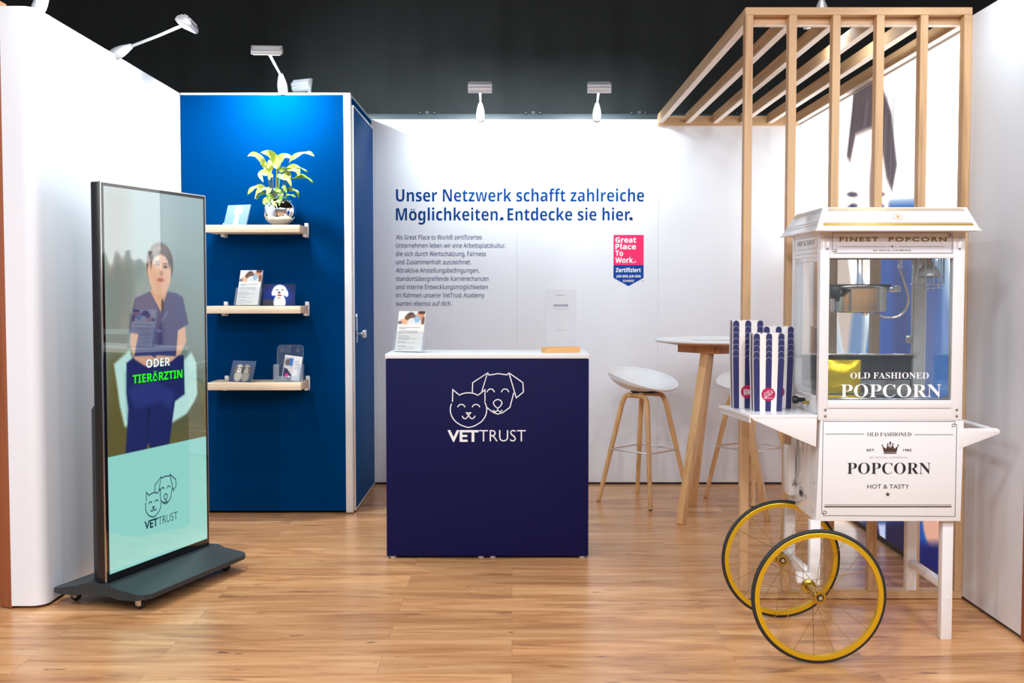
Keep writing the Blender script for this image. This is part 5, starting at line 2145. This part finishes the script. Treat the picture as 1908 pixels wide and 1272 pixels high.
# gold pack inside the machine
mb = MB()
nx, nz = 12, 10
vs, fs = [], []
rg = random.Random(2)
for sgn_ in (-1, 1):
    for j in range(nz + 1):
        for i in range(nx + 1):
            u, v = i / nx, j / nz
            bul = .022 * (math.sin(math.pi * u) * math.sin(math.pi * min(1, v * 1.1) * .95)) ** .5 if 0 < u < 1 and 0 < v < 1 else 0.001
            vs.append((1.265 + .145 * u + rg.uniform(-.001, .001), 4.505 + sgn_ * (bul + rg.uniform(0, .002)), .938 + .118 * v))
o = (nx + 1) * (nz + 1)
for j in range(nz):
    for i in range(nx):
        q = j * (nx + 1) + i
        fs += [(q, q + 1, q + nx + 2, q + nx + 1), (o + q, o + q + nx + 1, o + q + nx + 2, o + q + 1)]
mb.add(vs, fs)
fo_ = obj('foil_pack', mb, 'foil', None, ang=180)
tag(fo_, 'gold foil pack standing inside the popcorn machine', 'pack')

# ================================================================== striped popcorn boxes, nested into stacks
BW0, BW1, BD0, BD1, BH = .1075, .1195, .066, .078, .200


def carton_mesh():
    mb = MB()

    def face(P00, P10, P01, P11, cols):
        n = len(cols)
        for i, c in enumerate(cols):
            a, b = i / n, (i + 1) / n
            p0, p1 = P00.lerp(P10, a), P00.lerp(P10, b)
            q0, q1 = P01.lerp(P11, a), P01.lerp(P11, b)
            up = (q0 - p0).normalized()
            r = (q1 - q0).length / 2
            m = (q0 + q1) / 2
            h = (q1 - q0) / 2
            arc = [m + h * math.cos(math.radians(180 * k / 8)) + up * (r * .85 * math.sin(math.radians(180 * k / 8))) for k in range(9)]
            mb.add([p0, p1] + arc, [tuple(range(11))], 0)
            if c:
                nrm = (p1 - p0).cross(up).normalized() * .0003
                arc2 = [m + h * .97 * math.cos(math.radians(180 * k / 8)) + up * (r * .85 * math.sin(math.radians(180 * k / 8)) - .0007) for k in range(9)]
                mb.add([v + nrm for v in [p0, p1] + [q1 - up * .004] + arc2 + [q0 - up * .004]], [tuple(range(13))], 1)
    B = lambda sx, sy: Vector((sx * BW0 / 2, sy * BD0 / 2, 0))
    T = lambda sx, sy: Vector((sx * BW1 / 2, sy * BD1 / 2, BH))
    f = [1, 0, 1, 0, 1]
    face(B(-1, -1), B(1, -1), T(-1, -1), T(1, -1), f)
    face(B(1, 1), B(-1, 1), T(1, 1), T(-1, 1), f)
    face(B(-1, 1), B(-1, -1), T(-1, 1), T(-1, -1), [0, 1, 0])
    face(B(1, -1), B(1, 1), T(1, -1), T(1, 1), [0, 1, 0])
    mb.add([B(-1, -1), B(1, -1), B(1, 1), B(-1, 1)], [(0, 3, 2, 1)], 0)
    return mb


def sticker(parent, rot=False):
    mb = MB()
    tl = (BD1 - BD0) / 2 / BH
    O = Vector((0, -BD0 / 2 - tl * .066 - .0016, .066))
    upv = Vector((0, -tl, 1)).normalized()
    mb.disc(O, X_, upv, 0, 0, .0265, 0, 40)
    o2 = O - Y_ * .0008
    if not rot:
        emblem(mb, o2, X_, upv, 0, -.001, .036, .0011, 1)
    else:
        for k, (t, x) in enumerate((('FÜR', -.006), ('TIERE', .003), ('MEHR', .012))):
            lettering(mb, 'VET' if k != 1 else 'TRUST', o2, upv, -X_, -.012 - .002 * k, x - .004, .007, .022 + .003 * k, 'plain', .03, mi=1)
    obj('sticker', mb, ['red', 'whiteink'], parent, False, world=False)


stacks = [('front', G(1431, 766, SH), 5, False), ('left', G(1394, 760, SH), 7, True), ('right', G(1446, 761, SH), 6, False)]
WHERE = {'front': 'front stack on the cart shelf', 'left': 'tall left rear stack on the cart shelf', 'right': 'right rear stack beside the machine'}
STEP = .0235
me0 = None
for nm, c, n, rot in stacks:
    cy = c.y + BD0 / 2
    if nm != 'front':
        cy = max(cy, 4.455)
    for k in range(n):
        loc = (c.x + {'front': 0, 'left': -.004, 'right': .006}[nm], cy, SH + .0004 + STEP * k)
        w = 'topmost' if k == n - 1 else ORD[k]
        lab = 'striped popcorn box, %s in the %s' % (w, WHERE[nm])
        if me0 is None:
            o = obj('popcorn_box', carton_mesh(), ['boxwhite', 'boxnavy'], None, False)
            me0 = o.data
        else:
            o = bpy.data.objects.new('popcorn_box', me0)
            C.objects.link(o)
        o.location = loc
        tag(o, lab, 'popcorn box', 'striped popcorn boxes nested on the cart shelf')
        if k == 0:
            sticker(o, rot)

# a neighbour's shelf just visible past the left wall
nb_ = thing('neighbour_shelf', 'dark shelf unit just visible at the left edge of the photo', 'shelf', (-2.62, 5.6, 0))
mb = MB()
mb.box(-2.9, -2.40, 5.5, 5.9, 0, 1.28, .004)
mb.box(-2.9, -2.395, 5.495, 5.9, 1.085, 1.105)
obj('carcass', mb, 'black', nb_)
for z in (.80, 1.09):
    mb = MB()
    mb.box(-2.92, -2.385, 5.47, 5.5, z, z + .03, .002)
    obj('shelf_board', mb, 'oakX', nb_)
